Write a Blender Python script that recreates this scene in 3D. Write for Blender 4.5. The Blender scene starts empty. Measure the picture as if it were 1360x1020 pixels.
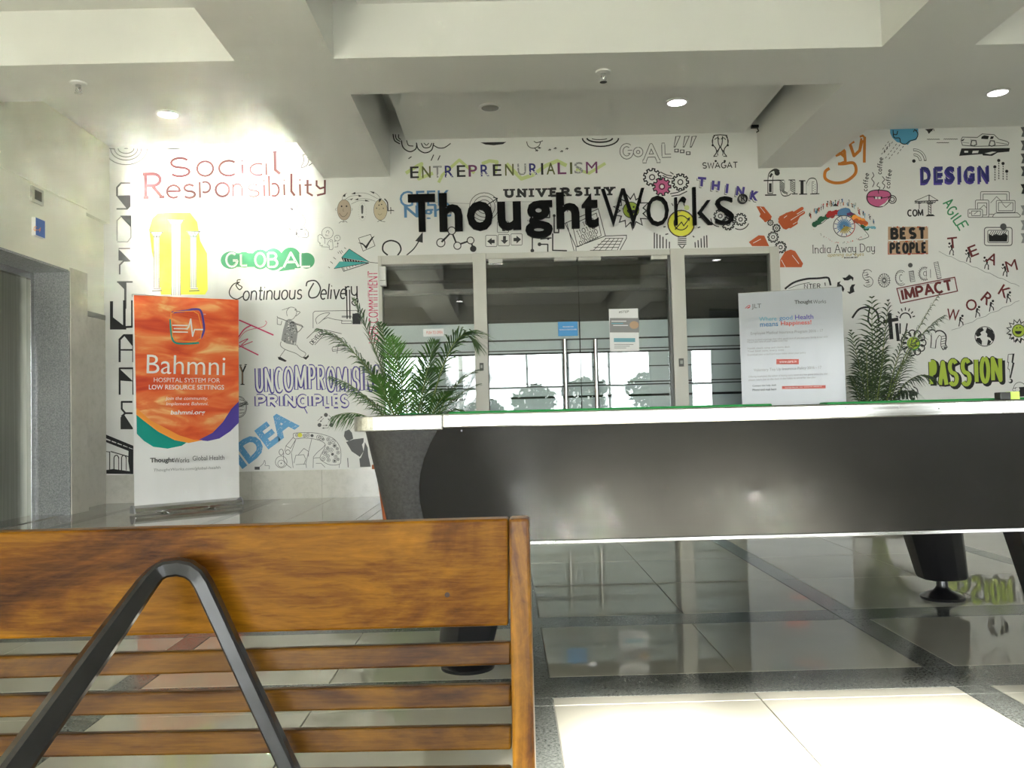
import bpy, bmesh, math, random
from mathutils import Vector, Matrix
from mathutils.geometry import tessellate_polygon
random.seed(7)
S = bpy.context.scene
COL = S.collection
PI = math.pi

# ------------------------------------------------------------------ camera
W_, H_, FPX = 1360.0, 1020.0, 1130.0
YAW, PITCH, ROLL = math.radians(0.512), math.radians(2.22), math.radians(1.45)
CAM = Vector((0, 0, 0.73))
Fw = Vector((math.sin(YAW) * math.cos(PITCH), math.cos(YAW) * math.cos(PITCH), math.sin(PITCH)))
R0 = Vector((math.cos(YAW), -math.sin(YAW), 0))
U0 = R0.cross(Fw)
cx_ = R0 * math.cos(ROLL) - U0 * math.sin(ROLL)
cy_ = R0 * math.sin(ROLL) + U0 * math.cos(ROLL)
cd = bpy.data.cameras.new('camera')
cam = bpy.data.objects.new('camera', cd)
COL.objects.link(cam)
cam.matrix_world = Matrix(((cx_.x, cy_.x, -Fw.x, CAM.x), (cx_.y, cy_.y, -Fw.y, CAM.y), (cx_.z, cy_.z, -Fw.z, CAM.z), (0, 0, 0, 1)))
cd.sensor_width = 36.0
cd.lens = 36.0 * FPX / W_
cd.clip_start = 0.01
S.camera = cam
S.view_settings.view_transform = 'Standard'
S.view_settings.look = 'None'
S.view_settings.gamma = 1.0
S.view_settings.use_curve_mapping = False
S.view_settings.exposure = -1.02

# ------------------------------------------------------------------ sky, sun, window portal
w = bpy.data.worlds.new('sky'); S.world = w; w.use_nodes = True
bg = w.node_tree.nodes['Background']
bg.inputs[0].default_value = (0.93, 0.98, 1.0, 1)
bg.inputs[1].default_value = 31.0
SUN_EL = math.radians(19.0)
sd = bpy.data.lights.new('sun', 'SUN'); sd.energy = 330.0; sd.angle = math.radians(2.0); sd.color = (1.0, 0.98, 0.89)
so = bpy.data.objects.new('sun', sd); COL.objects.link(so); so.rotation_euler = (PI / 2 - SUN_EL, 0, 0); so.location = (0, -20, 12)
BACK = -4.5          # the glazed wall behind the camera
WHEAD = 2.32         # head of its windows
pd = bpy.data.lights.new('window_portal', 'AREA'); pd.shape = 'RECTANGLE'; pd.size = 7.6; pd.size_y = WHEAD
pd.cycles.is_portal = True
po = bpy.data.objects.new('window_portal', pd); COL.objects.link(po)
po.location = (-0.1, BACK - 0.02, WHEAD / 2); po.rotation_euler = (PI / 2, 0, 0)
S.cycles.max_bounces = 10
S.cycles.diffuse_bounces = 5
S.cycles.glossy_bounces = 5
S.cycles.transparent_max_bounces = 12
S.cycles.sample_clamp_indirect = 0.0
S.cycles.blur_glossy = 0.0

# ------------------------------------------------------------------ pixel rays (used to read positions off the photograph)
def ray(px, py):
    dx, dy = px - 680.0, py - 510.0
    u = dx * math.cos(ROLL) - dy * math.sin(ROLL)
    v = dx * math.sin(ROLL) + dy * math.cos(ROLL)
    return Fw * FPX + R0 * u - U0 * v
def atY(px, py, Y):
    d = ray(px, py); return CAM + d * (Y / d.y)
def atZ(px, py, Z):
    d = ray(px, py); return CAM + d * ((Z - CAM.z) / d.z)
def atX(px, py, X):
    d = ray(px, py); return CAM + d * (X / d.x)
WALL = atZ(400, 662, 0).y
class Plane:
    def __init__(s, p, n):
        s.p, s.n = Vector(p), Vector(n).normalized()
    def w(s, px, py, off=0.0):
        d = ray(px, py)
        t = (s.p - CAM).dot(s.n) / d.dot(s.n)
        return CAM + d * t + s.n * off

# ------------------------------------------------------------------ materials
MATS = {}
def mat(name, col=(.5, .5, .5), rough=.5, metal=0.0, emit=0.0, ior=1.5, spec=.5, build=None, coat=0.0):
    if name in MATS: return MATS[name]
    m = bpy.data.materials.new(name); m.use_nodes = True
    nt = m.node_tree; b = nt.nodes['Principled BSDF']
    c = (col[0], col[1], col[2], 1)
    b.inputs['Base Color'].default_value = c
    b.inputs['Roughness'].default_value = rough
    b.inputs['Metallic'].default_value = metal
    b.inputs['IOR'].default_value = ior
    b.inputs['Specular IOR Level'].default_value = spec
    b.inputs['Coat Weight'].default_value = coat
    b.inputs['Coat Roughness'].default_value = .05
    if emit:
        b.inputs['Emission Color'].default_value = c
        b.inputs['Emission Strength'].default_value = emit
    if build: build(nt, b)
    MATS[name] = m
    return m
def N(nt, t, **k):
    n = nt.nodes.new(t)
    for a, v in k.items(): setattr(n, a, v)
    return n
def coords(nt, scale=(1, 1, 1), kind='Object', rot=(0, 0, 0)):
    tc = N(nt, 'ShaderNodeTexCoord'); mp = N(nt, 'ShaderNodeMapping')
    mp.inputs['Scale'].default_value = scale; mp.inputs['Rotation'].default_value = rot
    nt.links.new(tc.outputs[kind], mp.inputs[0]); return mp.outputs[0]
def noise(nt, vec, scale, detail=3, rough=.5, dist=0.0):
    n = N(nt, 'ShaderNodeTexNoise'); n.inputs['Scale'].default_value = scale; n.inputs['Detail'].default_value = detail
    n.inputs['Roughness'].default_value = rough; n.inputs['Distortion'].default_value = dist
    nt.links.new(vec, n.inputs['Vector']); return n.outputs['Fac']
def ramp(nt, fac, stops):
    r = N(nt, 'ShaderNodeValToRGB'); e = r.color_ramp.elements
    while len(e) < len(stops): e.new(.5)
    for k, (p, c) in enumerate(stops):
        e[k].position = p; e[k].color = (c[0], c[1], c[2], 1)
    nt.links.new(fac, r.inputs[0]); return r.outputs[0]
def bump(nt, b, fac, strength=.1, dist=.002):
    bp = N(nt, 'ShaderNodeBump'); bp.inputs['Strength'].default_value = strength; bp.inputs['Distance'].default_value = dist
    nt.links.new(fac, bp.inputs['Height']); nt.links.new(bp.outputs[0], b.inputs['Normal'])

def b_speckle(lo, hi, scale, bigamt=0.25):
    def f(nt, b):
        v = coords(nt)
        a = noise(nt, v, scale, 4, .75); c = noise(nt, v, 2.2, 2)
        m = N(nt, 'ShaderNodeMath', operation='MULTIPLY_ADD'); m.inputs[1].default_value = bigamt
        nt.links.new(c, m.inputs[0]); nt.links.new(a, m.inputs[2])
        nt.links.new(ramp(nt, m.outputs[0], [(.42, lo), (.78, hi)]), b.inputs['Base Color'])
    return f
def b_tile(nt, b):
    oi = N(nt, 'ShaderNodeObjectInfo'); v = coords(nt)
    a = noise(nt, v, 3.0, 4)
    m = N(nt, 'ShaderNodeMath', operation='MULTIPLY_ADD'); m.inputs[1].default_value = .35
    nt.links.new(oi.outputs['Random'], m.inputs[0]); nt.links.new(a, m.inputs[2])
    nt.links.new(ramp(nt, m.outputs[0], [(.3, (.36, .345, .30)), (.95, (.41, .395, .345))]), b.inputs['Base Color'])
def b_wood(scl, k=1.0, rot=(0, 0, 0)):
    def f(nt, b):
        v = coords(nt, scl, 'Object', rot)
        a = noise(nt, v, 1.7, 5, .55, 2.6)
        v2 = coords(nt, (scl[0] * .35, scl[1], scl[2] * 1.3), 'Object', rot)
        g = noise(nt, v2, 30, 4, .7, .6)
        m = N(nt, 'ShaderNodeMath', operation='MULTIPLY_ADD'); m.inputs[1].default_value = .38
        nt.links.new(g, m.inputs[0]); nt.links.new(a, m.inputs[2])
        c = ramp(nt, m.outputs[0], [(p_, (r_ * k, g_ * k * .92, b_ * k)) for p_, (r_, g_, b_) in [(.44, (.026, .008, .001)), (.60, (.095, .034, .002)), (.74, (.18, .080, .003)), (.90, (.29, .135, .006))]])
        nt.links.new(c, b.inputs['Base Color'])
        bump(nt, b, g, .12, .0006)
    return f
def b_brush(axis_scale, lo, hi):   # brushed metal
    def f(nt, b):
        v = coords(nt, axis_scale); a = noise(nt, v, 40, 3, .6)
        nt.links.new(ramp(nt, a, [(.3, lo), (.7, hi)]), b.inputs['Base Color'])
        r = N(nt, 'ShaderNodeMapRange'); r.inputs[3].default_value = b.inputs['Roughness'].default_value - .06; r.inputs[4].default_value = b.inputs['Roughness'].default_value + .1
        nt.links.new(a, r.inputs[0]); nt.links.new(r.outputs[0], b.inputs['Roughness'])
    return f
def b_glass(nt, b):
    out = nt.nodes['Material Output']
    fr = N(nt, 'ShaderNodeFresnel'); fr.inputs[0].default_value = 1.8
    tr = N(nt, 'ShaderNodeBsdfTransparent'); tr.inputs[0].default_value = (.93, .955, .945, 1)
    gl = N(nt, 'ShaderNodeBsdfGlossy'); gl.inputs['Roughness'].default_value = 0.0
    mx = N(nt, 'ShaderNodeMixShader')
    nt.links.new(fr.outputs[0], mx.inputs[0]); nt.links.new(tr.outputs[0], mx.inputs[1]); nt.links.new(gl.outputs[0], mx.inputs[2])
    nt.links.new(mx.outputs[0], out.inputs['Surface'])
def b_film(nt, b):
    out = nt.nodes['Material Output']
    tr = N(nt, 'ShaderNodeBsdfTransparent')
    mx = N(nt, 'ShaderNodeMixShader'); mx.inputs[0].default_value = .94
    nt.links.new(tr.outputs[0], mx.inputs[1]); nt.links.new(b.outputs[0], mx.inputs[2])
    nt.links.new(mx.outputs[0], out.inputs['Surface'])
def b_clear(nt, b):
    out = nt.nodes['Material Output']
    fr = N(nt, 'ShaderNodeFresnel'); fr.inputs[0].default_value = 1.35
    tr = N(nt, 'ShaderNodeBsdfTransparent'); gl = N(nt, 'ShaderNodeBsdfGlossy'); gl.inputs['Roughness'].default_value = 0.0
    mx = N(nt, 'ShaderNodeMixShader')
    nt.links.new(fr.outputs[0], mx.inputs[0]); nt.links.new(tr.outputs[0], mx.inputs[1]); nt.links.new(gl.outputs[0], mx.inputs[2])
    nt.links.new(mx.outputs[0], out.inputs['Surface'])
def b_banner(nt, b):
    v = coords(nt, (1.0, 1.0, 3.2), 'Object', (0, .35, 0))
    a = noise(nt, v, 2.3, 4, .5, .7)
    c = ramp(nt, a, [(.30, (.66, .055, .022)), (.46, (.84, .13, .035)), (.58, (.90, .24, .07)), (.70, (.98, .62, .26))])
    nt.links.new(c, b.inputs['Base Color'])
def b_leather(nt, b):
    v = coords(nt); a = noise(nt, v, 120, 4, .7)
    nt.links.new(ramp(nt, a, [(.35, (.012, .012, .013)), (.8, (.05, .05, .052))]), b.inputs['Base Color']); bump(nt, b, a, .5, .001)
def b_panel(nt, b):
    v = coords(nt, (1, 1, 1)); a = noise(nt, v, 5, 6, .7)
    nt.links.new(ramp(nt, a, [(.3, (.005, .005, .005)), (.75, (.008, .0075, .0075))]), b.inputs['Base Color'])
def b_leaf(c0, c1):
    def f(nt, b):
        oi = N(nt, 'ShaderNodeObjectInfo'); v = coords(nt); a = noise(nt, v, 9, 3)
        m = N(nt, 'ShaderNodeMath', operation='MULTIPLY_ADD'); m.inputs[1].default_value = .4
        nt.links.new(oi.outputs['Random'], m.inputs[0]); nt.links.new(a, m.inputs[2])
        nt.links.new(ramp(nt, m.outputs[0], [(.35, c0), (.95, c1)]), b.inputs['Base Color'])
    return f

M_WALL = mat('white_wall', (.80, .80, .77), .38)
M_SIDE = mat('cream_wall', (.88, .88, .76), .40)
M_CEIL = mat('ceiling_paint', (.80, .80, .765), .45)
M_TILE = mat('vitrified_tile', rough=.026, ior=1.68, build=b_tile)
M_GROUT = mat('grout', (.22, .21, .19), .8)
M_GRAN = mat('dark_granite', rough=.12, build=b_speckle((.030, .033, .032), (.17, .18, .17), 130))
M_GRANL = mat('grey_granite', rough=.16, build=b_speckle((.20, .21, .22), (.48, .49, .50), 95, .15))
M_STONE = mat('beige_stone', rough=.12, build=b_speckle((.50, .49, .43), (.62, .60, .54), 12, .5))
M_STEEL = mat('brushed_steel', rough=.46, metal=1.0, build=b_brush((1, 1, .02), (.30, .31, .26), (.42, .42, .36)))
M_CHROME = mat('bright_steel', (.62, .62, .62), .18, 1.0)
M_ALU = mat('aluminium_rail', rough=.12, metal=1.0, build=b_brush((.03, .03, 3), (.42, .42, .41), (.55, .55, .54)))
M_FRAME = mat('painted_frame', (.62, .61, .55), .35)
M_BLACK = mat('black_plastic', (.010, .010, .010), .35)
M_SIGN = mat('sign_black', (.003, .003, .003), .6, spec=.15)
M_TUBE = mat('black_metal', (.008, .008, .009), .28, coat=.4)
M_PANEL = mat('black_laminate', rough=.24, ior=1.52, build=b_panel)
M_LEATH = mat('black_corner', rough=.55, build=b_leather)
M_CLOTH = mat('green_cloth', (.012, .20, .045), .85)
M_WOODH = mat('wood_horizontal', rough=.30, build=b_wood((2.2, 6, 7)), spec=.10)
M_SLAT = mat('wood_slat_shaded', rough=.34, build=b_wood((2.0, 6, 10), .55), spec=.25)  # bench wood darkened: the shade on the slats is put into the colour
M_WOODV = mat('wood_vertical', rough=.32, build=b_wood((11, 6, 1.8)), spec=.3)
M_GLASS = mat('door_glass', build=b_glass)
M_CLEAR = mat('window_glass', build=b_clear)
M_FILM = mat('frosted_film', (.86, .91, .93), .30, build=b_film)
M_LAMP = mat('lamp_lens', (1.0, .97, .98), .5, emit=22.0)
M_WHITE = mat('white_plastic', (.80, .80, .78), .4)
M_DARKL = mat('unlit_lens', (.25, .25, .22), .2)
M_TERRA = mat('terracotta', (.42, .12, .04), .6)
M_SOIL = mat('soil', (.03, .02, .012), .9)
M_LEAF = mat('palm_leaf', rough=.42, build=b_leaf((.020, .075, .012), (.075, .20, .030)))
M_LEAFD = mat('dark_palm_leaf', rough=.45, build=b_leaf((.010, .030, .008), (.045, .085, .025)))
M_STEM = mat('palm_stem', (.16, .22, .05), .5)
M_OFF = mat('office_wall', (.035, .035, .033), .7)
M_PAVE = mat('paving', (.09, .10, .08), .9)
M_TREE = mat('tree_leaf', rough=.7, build=b_leaf((.015, .04, .012), (.05, .10, .03)))
M_BARK = mat('bark', (.06, .045, .03), .9)

# ------------------------------------------------------------------ mesh helpers
ORG = {}
class MB:
    def __init__(s): s.v, s.f, s.m = [], [], []
    def add(s, vs, fs, mi=0):
        n = len(s.v); s.v += [Vector(q) for q in vs]
        s.f += [tuple(i + n for i in q) for q in fs]; s.m += [mi] * len(fs); return s
    def box(s, x0, x1, y0, y1, z0, z1, mi=0):
        vs = [(x, y, z) for x in (x0, x1) for y in (y0, y1) for z in (z0, z1)]
        return s.add(vs, [(0, 1, 3, 2), (4, 6, 7, 5), (0, 4, 5, 1), (2, 3, 7, 6), (0, 2, 6, 4), (1, 5, 7, 3)], mi)
    def hexa(s, b, t, mi=0):      # bottom quad, top quad
        return s.add(list(b) + list(t), [(3, 2, 1, 0), (4, 5, 6, 7), (0, 1, 5, 4), (1, 2, 6, 5), (2, 3, 7, 6), (3, 0, 4, 7)], mi)
    def loft(s, rings, mi=0, caps=True):
        n = len(rings[0]); base = len(s.v)
        for r in rings: s.v += [Vector(q) for q in r]
        for k in range(len(rings) - 1):
            for i in range(n):
                j = (i + 1) % n
                s.f.append((base + k * n + i, base + k * n + j, base + (k + 1) * n + j, base + (k + 1) * n + i)); s.m.append(mi)
        if caps:
            s.f.append(tuple(base + i for i in reversed(range(n)))); s.m.append(mi)
            s.f.append(tuple(base + (len(rings) - 1) * n + i for i in range(n))); s.m.append(mi)
        return s
    def lathe(s, c, prof, seg=24, mi=0, caps=True):
        return s.loft([[(c[0] + r * math.cos(2 * PI * i / seg), c[1] + r * math.sin(2 * PI * i / seg), c[2] + z) for i in range(seg)] for r, z in prof], mi, caps)
    def tube(s, pts, r, seg=10, mi=0, square=False):
        pts = [Vector(p) for p in pts]; rings = []; up = None
        for i, p in enumerate(pts):
            t = (pts[min(i + 1, len(pts) - 1)] - pts[max(i - 1, 0)]).normalized()
            if up is None:
                up = Vector((0, 1, 0)) if abs(t.y) < .9 else Vector((1, 0, 0))
            a = (up - t * up.dot(t)).normalized(); up = a; b = t.cross(a)
            rr = r[i] if isinstance(r, (list, tuple)) else r
            if square:
                c8 = [(1, .7), (.7, 1), (-.7, 1), (-1, .7), (-1, -.7), (-.7, -1), (.7, -1), (1, -.7)]
                rings.append([p + a * (u * rr) + b * (v * rr) for u, v in c8])
            else:
                rings.append([p + a * (rr * math.cos(2 * PI * k / seg)) + b * (rr * math.sin(2 * PI * k / seg)) for k in range(seg)])
        return s.loft(rings, mi)
def fin(me):
    bm = bmesh.new(); bm.from_mesh(me); bmesh.ops.recalc_face_normals(bm, faces=bm.faces); bm.to_mesh(me); bm.free()
def tag(o, label=None, cat=None, group=None, kind=None):
    if label: o['label'] = label
    if cat: o['category'] = cat
    if group: o['group'] = group
    if kind: o['kind'] = kind
    return o
def obj(name, mb, mats, parent=None, smooth=False, bevel=0, org=None, normals=True):
    o0 = ORG.get(parent, Vector((0, 0, 0))) if parent else (Vector(org) if org else Vector((0, 0, 0)))
    me = bpy.data.meshes.new(name)
    me.from_pydata([tuple(v - o0) for v in mb.v], [], mb.f)
    for m in (mats if isinstance(mats, (list, tuple)) else [mats]): me.materials.append(m)
    if len(me.materials) > 1: me.polygons.foreach_set('material_index', mb.m)
    if normals: fin(me)
    if smooth:
        me.shade_smooth() if hasattr(me, 'shade_smooth') else None
        if smooth != 'all': me.set_sharp_from_angle(angle=math.radians(38))
    o = bpy.data.objects.new(name, me); COL.objects.link(o)
    if parent: o.parent = parent
    else: o.location = o0
    if bevel:
        md = o.modifiers.new('bevel', 'BEVEL'); md.width = bevel; md.segments = 2; md.limit_method = 'ANGLE'
    ORG[o] = o0
    return o
def thing(name, loc, label, cat, group=None):
    o = bpy.data.objects.new(name, None); COL.objects.link(o); o.location = loc; o.empty_display_size = .1
    ORG[o] = Vector(loc); return tag(o, label, cat, group)
def struct(name, mb, mats, parent=None, **k):
    o = obj(name, mb, mats, parent, **k)
    if not parent: o['kind'] = 'structure'
    return o
def copy_tree(o, parent=None):
    c = o.copy(); COL.objects.link(c)
    if parent: c.parent = parent
    for ch in list(o.children): copy_tree(ch, c)
    return c
# ------------------------------------------------------------------ flat print: strokes, polygons and letters laid on a plane
INK = {'white': (.80, .80, .77), 'black': (.012, .012, .012), 'grey': (.10, .10, .10), 'lgrey': (.30, .30, .30), 'maroon': (.13, .022, .022), 'green': (.045, .28, .12),
       'yellow': (.78, .76, .06), 'blue': (.12, .38, .68), 'violet': (.07, .05, .30), 'navy': (.03, .03, .20), 'magenta': (.62, .03, .14), 'teal': (.05, .42, .40),
       'orange': (.62, .20, .02), 'rust': (.55, .10, .02), 'pink': (.62, .12, .28), 'lime': (.42, .55, .05), 'olive': (.12, .13, .03), 'plum': (.18, .04, .14),
       'swash': (.60, .68, .30), 'skin': (.50, .40, .30), 'skin2': (.62, .53, .36), 'steelblue': (.10, .26, .50), 'red': (.50, .02, .02), 'brown': (.10, .03, .01), 'leafgreen': (.05, .28, .05),
       'sky': (.10, .38, .60), 'pure': (.88, .88, .88), 'tan': (.55, .36, .22), 'bgreen': (.0, .33, .27), 'bviolet': (.09, .06, .38), 'borange': (.95, .35, .05), 'cyan': (.18, .45, .55), 'gold': (.45, .33, .06),
       'dred': (.16, .02, .02), 'signblue': (.03, .13, .50), 'stickerblue': (.06, .35, .75), 'salmon': (.75, .15, .12), 'dgreen': (.01, .12, .05)}
def ink(n): return mat('ink_' + n, INK[n], .45)
FONT_CACHE = {}
def text_geo(s, off=0.0):
    k = (s, off)
    if k in FONT_CACHE: return FONT_CACHE[k]
    cu = bpy.data.curves.new('t', 'FONT'); cu.body = s; cu.offset = off; cu.resolution_u = 3; cu.fill_mode = 'BOTH'
    ob = bpy.data.objects.new('t', cu); COL.objects.link(ob)
    dg = bpy.context.evaluated_depsgraph_get(); me = bpy.data.meshes.new_from_object(ob.evaluated_get(dg))
    vs = [(v.co.x, v.co.y) for v in me.vertices]; fs = [tuple(p.vertices) for p in me.polygons]
    bpy.data.objects.remove(ob); bpy.data.curves.remove(cu); bpy.data.meshes.remove(me)
    FONT_CACHE[k] = (vs, fs); return vs, fs
def arc(cx, cy, rx, ry, a0, a1, n=12):
    return [(cx + rx * math.cos(math.radians(a0 + (a1 - a0) * i / n)), cy + ry * math.sin(math.radians(a0 + (a1 - a0) * i / n))) for i in range(n + 1)]
# single-line alphabet: y up, cap height 1, x height .62; (advance, strokes)
O_ = lambda: arc(.36, .5, .34, .5, 90, 450, 18)
G = {
 'A': (.76, [[(0, 0), (.36, 1), (.72, 0)], [(.12, .35), (.60, .35)]]),
 'B': (.62, [[(0, 0), (0, 1)], [(0, 1)] + arc(.3, .77, .24, .23, 90, -90, 6) + [(0, .54)], [(0, .54)] + arc(.33, .27, .27, .27, 90, -90, 7) + [(0, 0)]]),
 'C': (.70, [arc(.38, .5, .36, .5, 50, 310, 14)]),
 'D': (.68, [[(0, 0), (0, 1)], [(0, 1)] + arc(.22, .5, .42, .5, 90, -90, 10) + [(0, 0)]]),
 'E': (.58, [[(0, 0), (0, 1)], [(0, 1), (.5, 1)], [(0, .52), (.42, .52)], [(0, 0), (.52, 0)]]),
 'F': (.55, [[(0, 0), (0, 1)], [(0, 1), (.5, 1)], [(0, .52), (.4, .52)]]),
 'G': (.74, [arc(.38, .5, .36, .5, 50, 350, 14) + [(.74, .45)], [(.45, .45), (.76, .45)]]),
 'H': (.66, [[(0, 0), (0, 1)], [(.58, 0), (.58, 1)], [(0, .52), (.58, .52)]]),
 'I': (.12, [[(0, 0), (0, 1)]]),
 'J': (.45, [[(.35, 1), (.35, .25)] + arc(.17, .25, .18, .25, 0, -170, 6)]),
 'K': (.64, [[(0, 0), (0, 1)], [(.56, 1), (0, .42)], [(.18, .6), (.6, 0)]]),
 'L': (.52, [[(0, 0), (0, 1)], [(0, 0), (.48, 0)]]),
 'M': (.84, [[(0, 0), (.04, 1), (.38, .15), (.72, 1), (.76, 0)]]),
 'N': (.68, [[(0, 0), (0, 1), (.58, 0), (.58, 1)]]),
 'O': (.76, [O_()]),
 'P': (.60, [[(0, 0), (0, 1)], [(0, 1)] + arc(.28, .74, .26, .26, 90, -90, 8) + [(0, .48)]]),
 'Q': (.76, [O_(), [(.45, .25), (.72, -.05)]]),
 'R': (.64, [[(0, 0), (0, 1)], [(0, 1)] + arc(.28, .75, .26, .25, 90, -90, 8) + [(0, .5)], [(.24, .5), (.58, 0)]]),
 'S': (.62, [arc(.3, .745, .26, .255, 30, 270, 10) + arc(.3, .255, .28, .235, 90, -150, 10)[1:]]),
 'T': (.66, [[(0, 1), (.64, 1)], [(.32, 1), (.32, 0)]]),
 'U': (.66, [[(0, 1), (0, .3)] + arc(.29, .3, .29, .3, 180, 360, 8) + [(.58, 1)]]),
 'V': (.68, [[(0, 1), (.32, 0), (.64, 1)]]),
 'W': (.95, [[(0, 1), (.22, 0), (.46, .9), (.70, 0), (.92, 1)]]),
 'X': (.62, [[(0, 1), (.56, 0)], [(.56, 1), (0, 0)]]),
 'Y': (.64, [[(0, 1), (.3, .48), (.6, 1)], [(.3, .48), (.3, 0)]]),
 'Z': (.6, [[(0, 1), (.54, 1), (0, 0), (.56, 0)]]),
 'a': (.52, [arc(.22, .31, .22, .31, 60, 300, 12), [(.44, .62), (.44, 0)]]),
 'b': (.52, [[(0, 1), (0, 0)], arc(.22, .31, .22, .31, 120, -120, 12)]),
 'c': (.46, [arc(.24, .31, .24, .31, 50, 310, 12)]),
 'd': (.52, [arc(.22, .31, .22, .31, 60, 300, 12), [(.44, 1), (.44, 0)]]),
 'e': (.52, [[(.02, .33), (.45, .33)] + arc(.235, .31, .225, .31, 10, 310, 14)]),
 'f': (.34, [arc(.24, .82, .14, .18, 40, 180, 6) + [(.10, 0)], [(-.03, .6), (.28, .6)]]),
 'g': (.52, [arc(.22, .33, .22, .29, 60, 300, 12), [(.44, .62), (.44, -.1)] + arc(.22, -.1, .22, .2, 0, -150, 7)]),
 'h': (.50, [[(0, 1), (0, 0)], arc(.21, .38, .21, .24, 180, 0, 8) + [(.42, 0)]]),
 'i': (.12, [[(0, .62), (0, 0)], [(-.03, .84), (.03, .84)]]),
 'j': (.2, [[(.08, .62), (.08, -.1), (-.06, -.28)], [(.05, .84), (.11, .84)]]),
 'k': (.46, [[(0, 1), (0, 0)], [(.38, .62), (0, .24)], [(.12, .36), (.42, 0)]]),
 'l': (.12, [[(0, 1), (0, 0)]]),
 'm': (.76, [[(0, .62), (0, 0)], arc(.17, .42, .17, .2, 180, 0, 7) + [(.34, 0)], arc(.51, .42, .17, .2, 180, 0, 7) + [(.68, 0)]]),
 'n': (.50, [[(0, .62), (0, 0)], arc(.21, .38, .21, .24, 180, 0, 8) + [(.42, 0)]]),
 'o': (.54, [arc(.24, .31, .24, .31, 90, 450, 16)]),
 'p': (.52, [[(0, .62), (0, -.3)], arc(.22, .31, .22, .31, 120, -120, 12)]),
 'q': (.52, [arc(.22, .31, .22, .31, 60, 300, 12), [(.44, .62), (.44, -.3)]]),
 'r': (.34, [[(0, .62), (0, 0)], arc(.2, .36, .2, .24, 180, 60, 5)]),
 's': (.42, [arc(.2, .465, .16, .155, 30, 270, 8) + arc(.2, .155, .18, .155, 90, -150, 8)[1:]]),
 't': (.34, [[(.12, .9), (.12, .1), (.2, 0), (.32, .03)], [(-.02, .62), (.30, .62)]]),
 'u': (.50, [[(0, .62), (0, .22)] + arc(.21, .22, .21, .22, 180, 360, 8), [(.42, .62), (.42, 0)]]),
 'v': (.46, [[(0, .62), (.22, 0), (.44, .62)]]),
 'w': (.66, [[(0, .62), (.16, 0), (.31, .55), (.46, 0), (.62, .62)]]),
 'x': (.44, [[(0, .62), (.4, 0)], [(.4, .62), (0, 0)]]),
 'y': (.48, [[(0, .62), (0, .3)] + arc(.21, .26, .21, .24, 180, 360, 6), [(.42, .62), (.42, -.08)] + arc(.21, -.08, .21, .2, 0, -150, 6)]),
 'z': (.42, [[(0, .62), (.38, .62), (0, 0), (.4, 0)]]),
 '!': (.14, [[(0, 1), (0, .3)], [(0, .06), (0, 0)]]), '.': (.14, [[(0, .05), (0, 0)]]), '-': (.4, [[(.02, .4), (.3, .4)]]),
 '0': (.62, [arc(.28, .5, .27, .5, 90, 450, 16)]), '1': (.3, [[(0, .8), (.16, 1), (.16, 0)]]), '2': (.6, [arc(.27, .74, .25, .26, 160, -30, 8) + [(0, 0), (.54, 0)]]),
 '4': (.62, [[(.42, 0), (.42, 1), (0, .3), (.56, .3)]]), '6': (.6, [arc(.27, .28, .25, .28, 90, 450, 14), [(.42, 1), (.05, .45)]]), '7': (.56, [[(0, 1), (.5, 1), (.14, 0)]]),
}
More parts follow.
